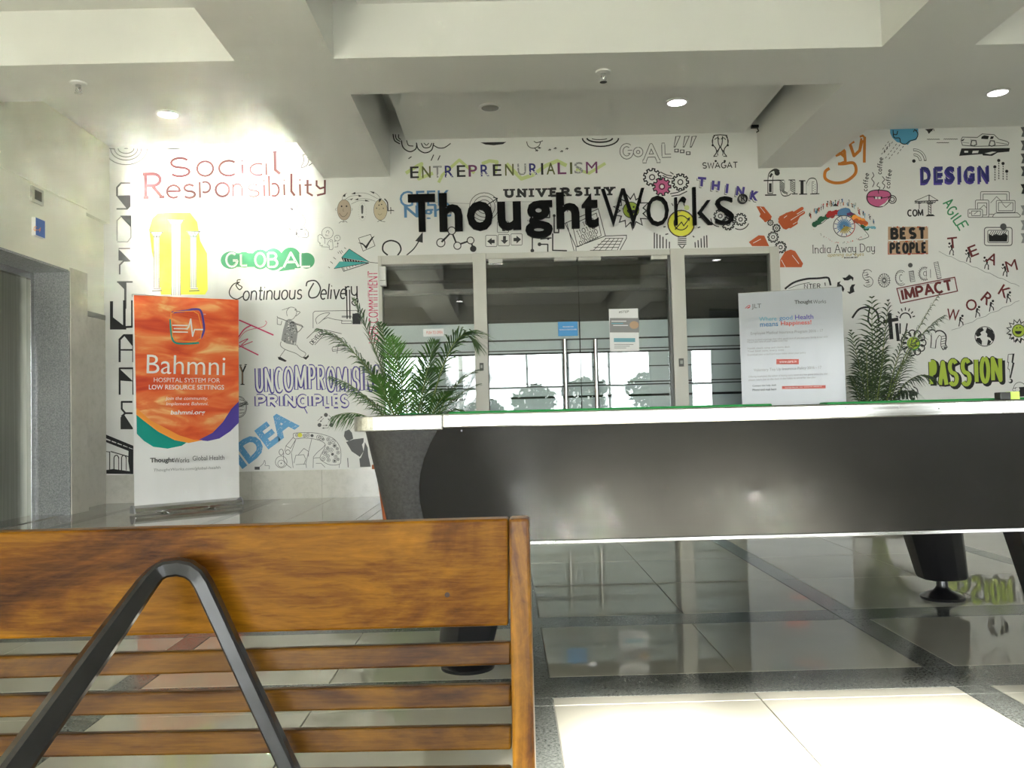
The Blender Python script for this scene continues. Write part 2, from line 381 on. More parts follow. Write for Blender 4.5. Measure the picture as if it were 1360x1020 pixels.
class Decal:
    """one printed motif: everything goes into one mesh of thin flat pieces laid on the plane"""
    def __init__(s, plane, base=.0012, step=.0011):
        s.p, s.base, s.step = plane, base, step; s.k = 0; s.v, s.f, s.mi, s.cols = [], [], [], []
        s.ox = s.oy = 0.0; s.s = 1.0
    def zoom(s, ox, oy, sc): s.ox, s.oy, s.s = ox, oy, sc; return s
    def W(s, x, y, layer): return s.p.w(s.ox + x / s.s, s.oy + y / s.s, s.base + s.step * layer)
    def ci(s, c):
        if c not in s.cols: s.cols.append(c)
        return s.cols.index(c)
    def tris(s, pts, faces, col, layer):
        s.k = (s.k + 1) % 40; n = len(s.v); s.v += [s.W(x, y, layer + s.k * .022) for x, y in pts]; k = s.ci(col)
        for f in faces: s.f.append(tuple(i + n for i in f)); s.mi.append(k)
    def poly(s, pts, col='black', layer=0):
        t = tessellate_polygon([[Vector((x, y, 0)) for x, y in pts]])
        s.tris(pts, t, col, layer); return s
    def rect(s, x0, y0, x1, y1, col='black', layer=0): return s.poly([(x0, y0), (x1, y0), (x1, y1), (x0, y1)], col, layer)
    def disc(s, x, y, r, col='black', layer=0, ry=None, n=18): return s.poly(arc(x, y, r, ry or r, 0, 360 - 360 / n, n - 1), col, layer)
    def line(s, pts, wd, col='black', layer=0, closed=False):
        pts = [Vector((float(a), float(b))) for a, b in pts]
        q = [pts[0]]
        for p in pts[1:]:
            if (p - q[-1]).length > 1e-4: q.append(p)
        if closed and (q[0] - q[-1]).length > 1e-4: q.append(q[0])
        if len(q) < 2: return s
        if wd > 5.5 and not closed:          # break at sharp corners and round them
            for i in range(1, len(q) - 1):
                a, b = (q[i] - q[i - 1]).normalized(), (q[i + 1] - q[i]).normalized()
                if a.dot(b) < .55:
                    s.line([tuple(p) for p in q[:i + 1]], wd, col, layer); s.disc(q[i].x, q[i].y, wd / 2, col, layer, n=10); return s.line([tuple(p) for p in q[i:]], wd, col, layer)
        n = len(q); L = []
        for i in range(n):
            if closed and i in (0, n - 1): a, b = (q[1] - q[0]).normalized(), (q[-1] - q[-2]).normalized()
            else: a = (q[min(i + 1, n - 1)] - q[min(i, n - 2)]).normalized(); b = (q[max(i, 1)] - q[max(i - 1, 0)]).normalized()
            t = (a + b)
            t = t.normalized() if t.length > .2 else a
            nn = Vector((-t.y, t.x)); k = 1.0 / max(.55, nn.dot(Vector((-a.y, a.x))))
            L.append((q[i] + nn * (wd / 2 * k), q[i] - nn * (wd / 2 * k)))
        v = [c for pr in L for c in pr]
        s.tris([(c.x, c.y) for c in v], [(2 * i, 2 * i + 1, 2 * i + 3, 2 * i + 2) for i in range(n - 1)], col, layer); return s
    def curve(s, pts, wd, col='black', layer=0, n=5, closed=False):
        P = [Vector((float(a), float(b))) for a, b in pts]; out = []
        m = len(P); rng = range(m if closed else m - 1)
        for i in rng:
            g = (lambda j: P[j % m]) if closed else (lambda j: P[max(0, min(m - 1, j))])
            p0, p1, p2, p3 = g(i - 1), g(i), g(i + 1), g(i + 2)
            for k in range(n):
                t = k / n
                out.append(.5 * ((2 * p1) + (p2 - p0) * t + (2 * p0 - 5 * p1 + 4 * p2 - p3) * t * t + (3 * p1 - p0 - 3 * p2 + p3) * t ** 3))
        if not closed: out.append(P[-1])
        return s.line([(p.x, p.y) for p in out], wd, col, layer, closed)
    def ring(s, x, y, r, wd, col='black', layer=0, ry=None, a0=0, a1=360, n=20): return s.line(arc(x, y, r, ry or r, a0, a1, n), wd, col, layer, closed=abs(a1 - a0) == 360)
    def text(s, t, cx, cy, wd, ht, col='black', layer=0, rot=-1.45, bold=0.0, shear=0.0):
        vs, fs = text_geo(t, 0.0 if 'M' in t else bold)
        if not vs: return s
        x0, x1 = min(v[0] for v in vs), max(v[0] for v in vs); y0, y1 = min(v[1] for v in vs), max(v[1] for v in vs)
        c, r = math.cos(math.radians(rot)), math.sin(math.radians(rot)); out = []
        for x, y in vs:
            b = ((y0 + y1) / 2 - y) / (y1 - y0) * ht; a = ((x - x0) / (x1 - x0) - .5) * wd - shear * b
            out.append((cx + a * c - b * r, cy + a * r + b * c))
        s.tris(out, fs, col, layer); return s
    def pen(s, t, cx, cy, wd, ht, wl, col='black', layer=0, rot=-1.45, serif=0.0, shear=0.0, gap=.16, sw=None, layer2=None):
        """text from the single-line alphabet, fitted to a box wd x ht centred on cx,cy; wl = line width"""
        X = 0; st = []
        for ch in t:
            if ch == ' ': X += .4; continue
            adv, ss = G[ch]
            for q in ss: st.append([(X + a, b) for a, b in q])
            X += adv + gap
        al = [p for q in st for p in q]; x0, x1 = min(p[0] for p in al), max(p[0] for p in al); y0, y1 = min(p[1] for p in al), max(p[1] for p in al)
        c, r = math.cos(math.radians(rot)), math.sin(math.radians(rot)); sx, sy = wd / max(x1 - x0, 1e-3), ht / max(y1 - y0, 1e-3)
        def T(p):
            b = ((y0 + y1) / 2 - p[1]) * sy; a = (p[0] - (x0 + x1) / 2) * sx - shear * b
            return (cx + a * c - b * r, cy + a * r + b * c)
        for q in st:
            s.line([T(p) for p in q], wl, col, layer)
            if serif:
                for e, o in ((q[0], q[1]), (q[-1], q[-2])):
                    if abs(e[1] - o[1]) > .8 * abs(e[0] - o[0]) and (abs(e[1]) < .02 or abs(e[1] - 1) < .02 or abs(e[1] - .62) < .02 or abs(e[1] + .3) < .02):
                        s.line([T((e[0] - serif, e[1])), T((e[0] + serif, e[1]))], sw or wl, col, layer)
        return s
    def build(s, name, parent, label=None):
        me = bpy.data.meshes.new(name); o0 = ORG.get(parent, Vector((0, 0, 0)))
        me.from_pydata([tuple(v - o0) for v in s.v], [], s.f)
        for c in s.cols: me.materials.append(c if not isinstance(c, str) else ink(c))
        me.polygons.foreach_set('material_index', s.mi)
        o = bpy.data.objects.new(name, me); COL.objects.link(o); o.parent = parent; ORG[o] = o0
        if label: o['label'] = label
        return o
# ------------------------------------------------------------------ room shell
XL, XL2, XLD = -3.69, -3.85, -4.0      # lift wall face, set-back beside the mural, lift doors
XR = 6.2
ZP, ZB, ZT = 3.46, 3.10, 3.74          # dropped panels, beam soffits, slab
pw = Plane((0, WALL, 0), (0, -1, 0))
OX0 = pw.w(503, 400).x; OX1 = pw.w(1037, 400).x; OZ = pw.w(650, 336.5).z
# floor: screed with tiles and granite strips laid in it
fl = struct('floor', MB().box(-5, 7.5, BACK, WALL + 5.5, -.20, -.012), M_GROUT)
sx = [.06 + 1.14 * k for k in range(-4, 6)]           # strips that run away from the camera
SW = .045
ys = [(2.235, 2.41), (2.97, 3.12)]                    # cross strips
rows = [(2.175, 2.235), (2.41, 2.97)]
y = 3.12
while y < WALL - .02: rows.append((y, min(y + .57, WALL))); y += .57
y = 2.175
while y > BACK: rows.append((max(y - .57, BACK), y)); y -= .57
TM = {}
def slab(name, x0, x1, y0, y1, m):
    g = .0012; k = (name, round(x1 - x0, 3), round(y1 - y0, 3), m.name)
    if k not in TM:
        a, b = (x1 - x0) / 2 - g, (y1 - y0) / 2 - g; me = bpy.data.meshes.new(name)
        mb = MB(); c = .0012
        mb.loft([[(-a, -b, -.012), (a, -b, -.012), (a, b, -.012), (-a, b, -.012)], [(-a, -b, -c), (a, -b, -c), (a, b, -c), (-a, b, -c)],
                 [(-a + c, -b + c, 0), (a - c, -b + c, 0), (a - c, b - c, 0), (-a + c, b - c, 0)]])
        me.from_pydata([tuple(v) for v in mb.v], [], mb.f); me.materials.append(m); fin(me); TM[k] = me
    o = bpy.data.objects.new(name, TM[k]); COL.objects.link(o); o.location = ((x0 + x1) / 2, (y0 + y1) / 2, 0); o.parent = fl
xs = []
for a, b in zip(sx[:-1], sx[1:]):
    m_ = (a + b) / 2; xs += [(a + SW, m_), (m_, b - SW)]
for y0, y1 in rows:
    for x0, x1 in xs: slab('floor_tile', x0, x1, y0, y1, M_TILE)
    for a in sx: slab('granite_strip', a - SW, a + SW, y0, y1, M_GRAN)
for y0, y1 in ys:
    for a, b in zip(sx[:-1], sx[1:]): slab('granite_strip', a - SW + .0, b - SW, y0, y1, M_GRAN)

# mural wall with the door opening
mb = MB(); T = .22
mb.box(XL2 - .3, OX0, WALL, WALL + T, 0, ZT).box(OX1, XR, WALL, WALL + T, 0, ZT).box(OX0, OX1, WALL, WALL + T, OZ, ZT)
wb = struct('wall_back', mb, M_WALL)
zs = pw.w(400, 624.5).z
xp = XL2
cuts = [pw.w(p, 640).x for p in (243, 335, 428)] + [OX0]
for c in cuts:
    if c - xp > .05: obj('stone_panel', MB().box(xp + .001, c - .001, WALL - .012, WALL, 0.0, zs), M_STONE, wb, bevel=.001)
    xp = c
xp = OX1
while xp < XR - .3:
    obj('stone_panel', MB().box(xp + .001, xp + .668, WALL - .012, WALL, 0.0, zs), M_STONE, wb, bevel=.001); xp += .67
# lift wall
LY0, LY1, LZ = 5.55, 7.24, 2.07
mb = MB()
mb.box(XL - .6, XL, BACK, LY0, 0, 2.70).box(XL - .6, XL, LY1, 7.55, 0, 2.70).box(XL - .6, XL, LY0, LY1, LZ, 2.70)
mb.box(XL - .6, XL - .10, BACK, WALL, 2.70, ZT)
mb.box(XL - .6, XL2, 7.55, WALL, 0, 2.70)
wl = struct('wall_left', mb, M_SIDE)
struct('trim_1', MB().box(XL - .11, XL + .012, BACK, 7.56, 2.675, 2.705), M_SIDE)
obj('granite_panel', MB().box(XLD - .02, XL + .004, LY1 - .006, LY1 + .012, 0, LZ), M_GRANL, wl, bevel=.001)
obj('granite_panel', MB().box(XLD - .02, XL + .004, LY0 - .012, LY0 + .006, 0, LZ), M_GRANL, wl, bevel=.001)
obj('granite_panel', MB().box(XLD - .02, XL + .004, LY0 + .006, LY1 - .006, LZ - .012, LZ + .006), M_GRANL, wl, bevel=.001)
obj('stone_panel', MB().box(XL - .004, XL + .010, LY1 + .014, 7.548, .0, 2.10), M_STONE, wl, bevel=.001)
zc = 1.81
obj('stone_panel', MB().box(XL2 - .004, XL2 + .012, 7.56, 7.86, 0, zc - .05), M_STONE, wl, bevel=.001)
obj('stone_panel', MB().box(XL2 - .004, XL2 + .012, 7.863, WALL - .001, 0, zc - .05), M_STONE, wl, bevel=.001)
obj('ledge', MB().box(XL2 - .004, XL2 + .014, 7.56, WALL - .001, zc - .048, zc), mat('ledge_grey', (.28, .28, .26), .5), wl)
# lift
dr = struct('door_1', MB().box(XLD - .10, XLD - .05, LY0, LY1, 0, LZ), M_BLACK)
ym = (LY0 + LY1) / 2
obj('door_leaf', MB().box(XLD - .045, XLD - .02, LY0 + .05, ym - .002, .004, LZ - .07), M_STEEL, dr, bevel=.002)
obj('door_leaf', MB().box(XLD - .045, XLD - .02, ym + .002, LY1 - .05, .004, LZ - .07), M_STEEL, dr, bevel=.002)
obj('door_frame', MB().box(XLD - .045, XLD + .02, LY1 - .055, LY1 - .008, 0, LZ - .012), M_CHROME, dr, bevel=.002)
obj('door_frame', MB().box(XLD - .045, XLD + .02, LY0 + .008, LY0 + .055, 0, LZ - .012), M_CHROME, dr, bevel=.002)
obj('door_frame', MB().box(XLD - .045, XLD + .02, LY0 + .055, LY1 - .055, LZ - .07, LZ - .013), M_CHROME, dr, bevel=.002)
obj('door_sill', MB().box(XLD - .045, XL - .05, LY0 + .01, LY1 - .01, .0, .006), M_CHROME, dr)
# right wall, rear wall with windows
struct('wall_right', MB().box(XR, XR + .2, BACK, WALL + T, 0, ZT), M_WALL)
WINS = [(-3.90, -1.80), (-1.50, 3.66), (4.62, 5.60)]
mb = MB(); xa = -5.0
for a, b in WINS: mb.box(xa, a, BACK - .2, BACK, 0, ZT); xa = b
mb.box(xa, XR + .2, BACK - .2, BACK, 0, ZT).box(-5, XR, BACK - .2, BACK, WHEAD, ZT)
struct('wall_rear', mb, M_WALL)
for k, (a, b) in enumerate(WINS):
    g = MB(); n = (2, 5, 1)[k]
    g.box(a, b, BACK - .13, BACK - .07, WHEAD - .05, WHEAD).box(a, b, BACK - .13, BACK - .07, 0, .06)
    for i in range(n + 1):
        x = a + (b - a - .05) * i / n; g.box(x, x + .05, BACK - .13, BACK - .07, .06, WHEAD - .05)
    for z in (.62, 1.42):
        g.box(a + .05, b - .05, BACK - .12, BACK - .08, z, z + .05)
    wn = struct('window_%d' % (k + 1), g, mat('window_frame_paint', (.35, .35, .33), .5))
    for i in range(n):
        x = a + (b - a - .05) * i / n
        obj('pane', MB().box(x + .05, x + (b - a - .05) / n, BACK - .102, BACK - .098, .06, WHEAD - .05), M_CLEAR, wn)
# ceiling: slab, dropped panels, beams
ce = struct('ceiling', MB().box(-5, XR, BACK, WALL + T, ZT, ZT + .15), M_CEIL)
pb = lambda x, y: atZ(x, y, ZB)
BL0, BL1 = pw.w(430, 237).x, pw.w(518, 237).x
BR0, BR1 = pw.w(1007, 222.5).x, pw.w(1090, 221.5).x
FY0, FY1 = atZ(437, 78, ZB).y, atZ(465, 125.5, ZB).y
print('WALL', WALL, 'beams', BL0, BL1, BR0, BR1, 'front', FY0, FY1, 'open', OX0, OX1, OZ, 'zs', zs, 'left corner', pw.w(139, 500).x)
nb = 0
for y0, y1 in ((FY0, FY1), (FY0 - 5.1, FY1 - 5.1), (BACK, BACK + .35)):
    nb += 1; struct('trim_%d' % (nb + 1), MB().box(XL - .1, XR, y0, y1, ZB, ZT), M_CEIL)
segs = [(FY1, WALL), (FY1 - 5.1, FY0), (BACK + .35, FY0 - 5.1)]
for x0, x1 in ((BL0, BL1), (BR0, BR1)):
    for y0, y1 in segs:
        nb += 1; struct('trim_%d' % (nb + 1), MB().box(x0, x1, y0, y1, ZB, ZT), M_CEIL)
PX0, PX1 = pw.w(539, 186).x, atZ(1045, 108.5, ZP).x
cells = [(XL - .1, BL0 - .12), (PX0, PX1), (BR1 + .02, XR)]
print('panel', PX0, PX1, atZ(1003, 163, ZP).x)
for y0, y1 in segs:
    for x0, x1 in cells:
        obj('ceiling_panel', MB().box(x0, x1, y0 + (.0), y1 - .0, ZP, ZP + .06), M_CEIL, ce)
# office beyond the glass
mb = MB(); OY = WALL + T
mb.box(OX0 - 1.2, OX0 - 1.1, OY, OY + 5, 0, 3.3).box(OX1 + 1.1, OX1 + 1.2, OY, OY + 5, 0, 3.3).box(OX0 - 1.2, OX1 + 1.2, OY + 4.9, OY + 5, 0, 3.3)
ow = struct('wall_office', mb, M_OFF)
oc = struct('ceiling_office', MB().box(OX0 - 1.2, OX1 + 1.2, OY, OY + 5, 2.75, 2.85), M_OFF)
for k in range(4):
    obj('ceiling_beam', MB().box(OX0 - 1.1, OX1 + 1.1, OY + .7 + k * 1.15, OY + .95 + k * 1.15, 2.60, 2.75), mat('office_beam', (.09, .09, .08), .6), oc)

# ------------------------------------------------------------------ glazed entrance
pg = Plane((0, WALL + .05, 0), (0, -1, 0))
F0, F1 = WALL + .0, WALL + .10
X = lambda px, py=440: pw.w(px, py).x
Z = lambda px, py: pw.w(px, py).z
p1a, p1b = X(630.0), X(647.5); p2a, p2b = X(893), X(911.5)
dz = Z(770, 338)
ent = thing('glass_entrance', ((OX0 + OX1) / 2, WALL + .05, 0), 'glazed office entrance with pale posts and frosted bands under the big black sign', 'entrance')
fr = [('post', p1a, p1b, 0, OZ - .0, -.03), ('post', p2a, p2b, 0, OZ, -.03), ('side_frame', OX0 + .001, X(508.5), 0, OZ, -.012), ('side_frame', X(1026), OX1 - .001, 0, OZ, -.012)]
for n, a, b, z0, z1, f in fr: obj(n, MB().box(a, b, WALL + f, F1, z0, z1), M_FRAME, ent, bevel=.003)
obj('header', MB().box(X(508.5) + .001, p1a - .001, WALL - .012, F1, Z(560, 350.5), OZ), M_FRAME, ent, bevel=.003)
obj('header', MB().box(p2b + .001, X(1026) - .001, WALL - .012, F1, Z(970, 338), OZ), M_FRAME, ent, bevel=.003)
obj('header', MB().box(p1b + .001, p2a - .001, WALL - .012, F1, Z(770, 341.5), OZ), M_FRAME, ent, bevel=.003)
xd = X(770.5, 440)
GY = WALL + .04
dl = obj('door_leaf', MB().box(p1b + .006, xd - .003, GY, GY + .012, .01, Z(700, 343.5)), M_GLASS, ent)
dr2 = obj('door_leaf', MB().box(xd + .003, p2a - .03, GY, GY + .012, .01, Z(830, 341)), M_GLASS, ent)
gl = obj('glass_panel', MB().box(X(508.5), p1a, GY, GY + .012, 0, Z(560, 349)), M_GLASS, ent)
gr = obj('glass_panel', MB().box(p2b, X(1026), GY, GY + .012, 0, Z(970, 337)), M_GLASS, ent)
obj('inner_jamb', MB().box(p2a - .026, p2a - .002, WALL - .005, F1, 0, OZ - .06), mat('jamb_dark', (.12, .12, .11), .4), ent)
# frosted film bands, heights read off the right panel
bands = [421.8, 444.3, 446.4, 458.4, 459.8, 462.3, 464.4, 482.4, 483.8, 503.2, 504.8, 506.8, 508.4, 520.5, 523.5]
zb = [Z(950, q) for q in bands] 
zb += [zb[-1] - .28, zb[-1] - .295, .32, .305, .02]
for par, a, b in ((gl, X(509), p1a - .002), (gr, p2b + .002, X(1026)), (dl, p1b + .008, xd - .005), (dr2, xd + .005, p2a - .032)):
    for i in range(0, len(zb) - 1, 2):
        obj('film_band', MB().box(a, b, GY + .014, GY + .015, zb[i + 1], zb[i]), M_FILM, par)
# patch fittings, handles, readers
for x0, x1, y0, y1, par in ((648.5, 667.5, 342, 349.5, dl), (736, 765.5, 338.5, 345.5, dl), (768, 798, 338, 345, dr2), (864.5, 887, 334.5, 344, dr2)):
    a, b = pw.w(x0, y0), pw.w(x1, y1); obj('patch_fitting', MB().box(a.x, b.x, WALL + .0, GY + .03, b.z, a.z), M_CHROME if x0 < 700 else M_FRAME, par, bevel=.002)
for px, par in ((750.5, dl), (791, dr2)):
    a = pw.w(px, 451).z; b = .56; x = X(px, 490)
    t = MB().tube([(x, WALL - .05, b), (x, WALL - .05, a)], .021, 14)
    t.tube([(x, WALL - .05, a - .12), (x, GY + .002, a - .12)], .010, 8).tube([(x, WALL - .05, b + .12), (x, GY + .002, b + .12)], .010, 8)
    obj('handle', t, M_CHROME, par, smooth=True)
for x0, y0, x1, y1 in ((637, 482.5, 642.5, 492.5), (900.5, 476.5, 907, 487)):
    a, b = pw.w(x0, y0), pw.w(x1, y1)
    r = obj('card_reader', MB().box(a.x, b.x, WALL - .050, WALL - .029, b.z, a.z), mat('reader_grey', (.10, .10, .09), .4), ent, bevel=.002)
    obj('reader_window', MB().box(a.x + .01, b.x - .01, WALL - .052, WALL - .048, b.z + .025, a.z - .02), mat('reader_light', (.35, .36, .33), .4), r)
a, b = pw.w(505, 355.5), pw.w(514, 381)
ml = thing('wall_box', (a.x, WALL, b.z), 'small white box on the left edge of the glazed entrance frame', 'box')
obj('casing', MB().box(a.x, b.x, WALL - .075, WALL - .013, b.z, a.z), M_WHITE, ml, bevel=.006)
obj('cover_seam', MB().box(a.x + .004, b.x - .004, WALL - .0765, WALL - .075, b.z + .05, b.z + .054), M_DARKL, ml)

# notices stuck on the glass
pn = Plane((0, GY - .001, 0), (0, -1, 0))
def notice(x0, y0, x1, y1, label):
    a, b = pn.w(x0, y0), pn.w(x1, y1)
    o = obj('notice', MB().box(a.x, b.x, GY - .002, GY - .0004, b.z, a.z), ink('pure'), None, org=(a.x, GY, b.z)); tag(o, label, 'notice'); return o
o = notice(808.5, 410.5, 849, 466, 'white poster with a grey picture taped to the right glass door')
d = Decal(Plane((0, GY - .002, 0), (0, -1, 0)), .0008, .0010).zoom(740, 330, 4.25)
d.text('#STEP', 376, 358, 56, 14, 'grey', 1, shear=.2)
d.rect(297, 393, 462, 474, 'lgrey', 0).disc(434, 432, 26, 'tan', 1, 22).rect(306, 420, 372, 426, 'cyan', 1).rect(306, 408, 390, 413, 'pure', 1).rect(316, 432, 400, 437, 'pure', 1)
d.rect(320, 506, 440, 528, 'cyan', 0)
for k, q in enumerate((540, 550, 560)): d.rect(322, q, 430 - 20 * k, q + 3, 'lgrey', 0)
d.build('printed_page', o)
o = notice(741, 427.5, 767.5, 446, 'small blue sticker where the two glass doors meet'); o.data.materials[0] = ink('stickerblue')
d = Decal(Plane((0, GY - .002, 0), (0, -1, 0)), .0008, .0010).zoom(740, 330, 4.25)
d.text('WE MOVED OUR', 62, 442, 62, 8, 'pure').text('PEOPLE ENTRANCE HERE', 62, 458, 98, 8, 'pure'); d.build('printed_page', o)
o = notice(562, 437, 589.5, 446.5, 'small white sticker with red lettering on the left glass panel')
d = Decal(Plane((0, GY - .002, 0), (0, -1, 0)), .0008, .0010)
d.text('PUSH TO OPEN', 577, 441.6, 21, 4, 'salmon'); d.build('printed_page', o)

# ------------------------------------------------------------------ lights and small things on the ceiling
def downlight(px, py, label, lit=True, pos=None, group=None, zz=ZP):
    p = atZ(px, py, zz) if pos is None else Vector(pos)
    t = thing('downlight', tuple(p), label, 'ceiling light', group)
    ring = MB().lathe(tuple(p), [(.076, 0), (.100, 0), (.102, -.006), (.094, -.012), (.080, -.013), (.076, -.004)], 28, caps=False)
    obj('trim_ring', ring, M_WHITE, t, smooth=True)
    obj('lens', MB().lathe(tuple(p), [(.0765, -.002), (.0765, -.012), (.04, -.018)], 28), M_LAMP if lit else M_DARKL, t, smooth=True)
    if lit:
        l = bpy.data.lights.new('lamp', 'SPOT'); l.energy = 28; l.spot_size = 2.4; l.spot_blend = .8; l.shadow_soft_size = .05; l.color = (1, .97, .93)
        lo = bpy.data.objects.new('lamp', l); COL.objects.link(lo); lo.parent = t; lo.location = (0, 0, -.03)
    return t
downlight(223, 151, 'lit round downlight in the left ceiling bay above the red lettering')
downlight(651, 142, 'unlit round downlight in the middle ceiling bay', False)
downlight(899, 135, 'lit round downlight in the middle ceiling bay near the right beam')
downlight(1325, 122, 'lit round downlight in the right-hand ceiling bay')
for q in ((-1.05, 1.62), (3.86, 1.40), (-1.0, -3.2), (1.35, 2.1), (3.2, -3.4)):
    downlight(0, 0, 'lit round downlight behind the viewer, seen mirrored in the glass doors', True, (q[0], q[1], ZP), 'downlights over the near side of the lobby')
def sprinkler(px, py, label):
    p = atZ(px, py, ZB); t = thing('sprinkler', tuple(p), label, 'sprinkler'); q = tuple(p)
    obj('escutcheon', MB().lathe(q, [(.012, 0), (.036, 0), (.034, -.006), (.014, -.012)], 20, caps=False), M_WHITE, t, smooth=True)
    obj('nozzle', MB().lathe(q, [(.012, -.004), (.012, -.022), (.008, -.026), (.006, -.036)], 12), M_CHROME, t, smooth=True)
    obj('yoke', MB().tube([(p.x - .010, p.y, p.z - .022), (p.x - .013, p.y, p.z - .036), (p.x - .003, p.y, p.z - .048)], .002, 6).tube([(p.x + .010, p.y, p.z - .022), (p.x + .013, p.y, p.z - .036), (p.x + .003, p.y, p.z - .048)], .002, 6), M_CHROME, t)
    t.scale = (1.5, 1.5, 1.5)
    obj('deflector', MB().lathe(q, [(.017, -.048), (.017, -.050)], 14), M_CHROME, t)
sprinkler(104, 110, 'small pendent sprinkler under the cross beam at upper left')
sprinkler(801, 95, 'small pendent sprinkler under the cross beam, near the middle')
# lift indicator and floor sign on the lift wall
pl = Plane((XL, 0, 0), (1, 0, 0))
a, b = pl.w(39.5, 245), pl.w(55, 272)
y0, y1 = a.y, pl.w(55, 260).y; z1, z0 = pl.w(39.5, 246).z, pl.w(39.5, 267).z
t = thing('lift_indicator', (XL, y0, z0), 'square grey lift floor indicator with a dark screen on the lift wall', 'indicator')
obj('housing', MB().box(XL, XL + .02, y0, y1, z0, z1), mat('indicator_grey', (.45, .46, .40), .4), t, bevel=.003)
dy, dz_ = (y1 - y0) * .2, (z1 - z0) * .2
obj('screen', MB().box(XL + .018, XL + .0215, y0 + dy, y1 - dy, z0 + dz_, z1 - dz_), mat('screen_dark', (.05, .05, .035), .2), t)
y0, y1 = pl.w(42, 300).y, pl.w(55, 300).y; z1, z0 = pl.w(42, 288).z, pl.w(42, 312.5).z
t = thing('floor_sign', (XL, y0, z0), 'blue floor number sign with orange characters below the lift indicator', 'sign')
obj('backing', MB().box(XL, XL + .03, y0, y1, z0, z1), M_WHITE, t)
obj('face', MB().box(XL + .0295, XL + .031, y0 + .004, y1 - .004, z0 + .004, z1 - .004), ink('signblue'), t)
d = Decal(Plane((XL + .031, 0, 0), (1, 0, 0)), .001, .0004)
d.text('G-4', 49.2, 304.2, 9.6, 6.5, 'borange', 0, rot=13); d.build('lettering', t)
# dark clip hanging by the right beam
p = atZ(1003, 166, ZP)
t = thing('cable_clip', tuple(p), 'tiny black bracket at the ceiling corner left of the right beam', 'bracket')
obj('clip', MB().box(p.x - .04, p.x + .03, p.y - .02, p.y + .02, p.z - .03, p.z - .002), M_BLACK, t, bevel=.004)
obj('hook', MB().tube([(p.x + .02, p.y, p.z - .03), (p.x + .03, p.y, p.z - .06), (p.x + .01, p.y, p.z - .07)], .006, 8), M_BLACK, t)

# ------------------------------------------------------------------ outside the windows: paving and trees mirrored in the glass, unseen sun blocker
struct('paving_outside', MB().box(-40, 40, -60, BACK - .2, -.25, -.02), M_PAVE)
mb = MB().box(-1.85, .12, -15.5, -6.2, 3.2, 3.35).box(1.22, 7.5, -15.5, -6.2, 3.2, 3.35).box(.12, 1.22, -15.5, -8.7, 3.2, 3.35).box(-5.2, -1.85, -15.5, -12.5, 3.2, 3.35)
for x in (-1.7, 5.5): mb.box(x, x + .15, -15.3, -15.15, -.02, 3.2)
struct('sun_blocker', mb, M_WHITE)  # slabs on posts, added out of view to block sun and shape its patches
def tree(x, y, h, r, label):
    t = thing('garden_tree', (x, y, 0), label, 'tree', 'trees outside the lobby windows')
    obj('trunk', MB().tube([(x, y, -.02), (x + .05, y, h * .4), (x - .04, y, h * .7)], [.09, .07, .04], 8), M_BARK, t, smooth=True)
    rnd = random.Random(int(x * 31)); mb = MB()
    for k in range(420):
        a, bb = rnd.uniform(0, 2 * PI), rnd.uniform(-1, 1); q = (rnd.random()) ** .4 * r; c = math.sqrt(1 - bb * bb)
        p = Vector((x + q * c * math.cos(a), y + q * c * math.sin(a), h * .68 + q * bb * .8))
        u = Vector((rnd.uniform(-1, 1), rnd.uniform(-1, 1), rnd.uniform(-1, 1))).normalized() * .13; v = u.orthogonal().normalized() * .06
        mb.add([p - u, p + v, p + u, p - v], [(0, 1, 2, 3)])
    f = obj('foliage', mb, M_TREE, t, normals=False); f['kind'] = 'stuff'
for x, y, h, r in ((.9, -9.5, 1.7, .7), (2.6, -10.5, 2.0, .8), (4.4, -9.0, 2.1, .75), (-.6, -12, 1.3, .6)):
    tree(x, y, h, r, 'small leafy tree outside the lobby windows, mirrored in the glass')
# ------------------------------------------------------------------ the printed mural, motif by motif (children of the mural wall)
def M(ox=0, oy=0, s=1): return Decal(pw).zoom(ox, oy, s)
A = (100, 160, 4); B = (280, 300, 5.6667); C = (280, 460, 5.6667); D_ = (500, 170, 4); E = (780, 170, 4); F = (1040, 160, 4.25); G_ = (1040, 340, 4.25); H = (100, 380, 3.1875)
K = (430, 230, 8.5); L = (1000, 180, 8.5); P = (1050, 250, 9.0667); Q = (360, 250, 12.75)
# rings and cloud doodles along the ceiling line
d = M(*A)
for r, ry in ((113, 86), (82, 62), (62, 45), (42, 26)): d.line(arc(270, 149, r, ry, 0, 180, 16), 4.5, 'grey')
d.line([(130, 128), (165, 146), (210, 152)], 5, 'grey').disc(270, 149, 12, 'lgrey', 0, 3); d.build('ring_drawing', wb)
M(*A).poly(arc(522, 148, 38, 6, 0, 180, 8)).build('arc_drawing', wb)
d = M(*D_)
d.curve([(88, 32), (96, 66), (124, 84)], 6).curve([(100, 34), (106, 58), (126, 72)], 5).curve([(118, 34), (118, 52), (130, 62)], 5)
d.curve([(132, 66), (142, 104), (176, 126), (208, 112), (214, 84)], 6).curve([(160, 66), (170, 92), (196, 96)], 5)
d.curve([(212, 78), (222, 112), (256, 132), (292, 118), (304, 80)], 6).curve([(238, 80), (252, 104), (282, 102), (294, 80)], 5).curve([(252, 80), (266, 92), (278, 80)], 4)
d.curve([(300, 90), (330, 106), (362, 104), (394, 82)], 5)
for a, b in (((186, 152), (170, 164)), ((304, 142), (290, 174)), ((338, 146), (326, 172))): d.line([a, b], 5)
d.build('cloud_drawing', wb)
M(*D_).poly([(552, 77), (690, 74), (672, 86), (622, 92), (578, 88)]).build('arc_drawing', wb)
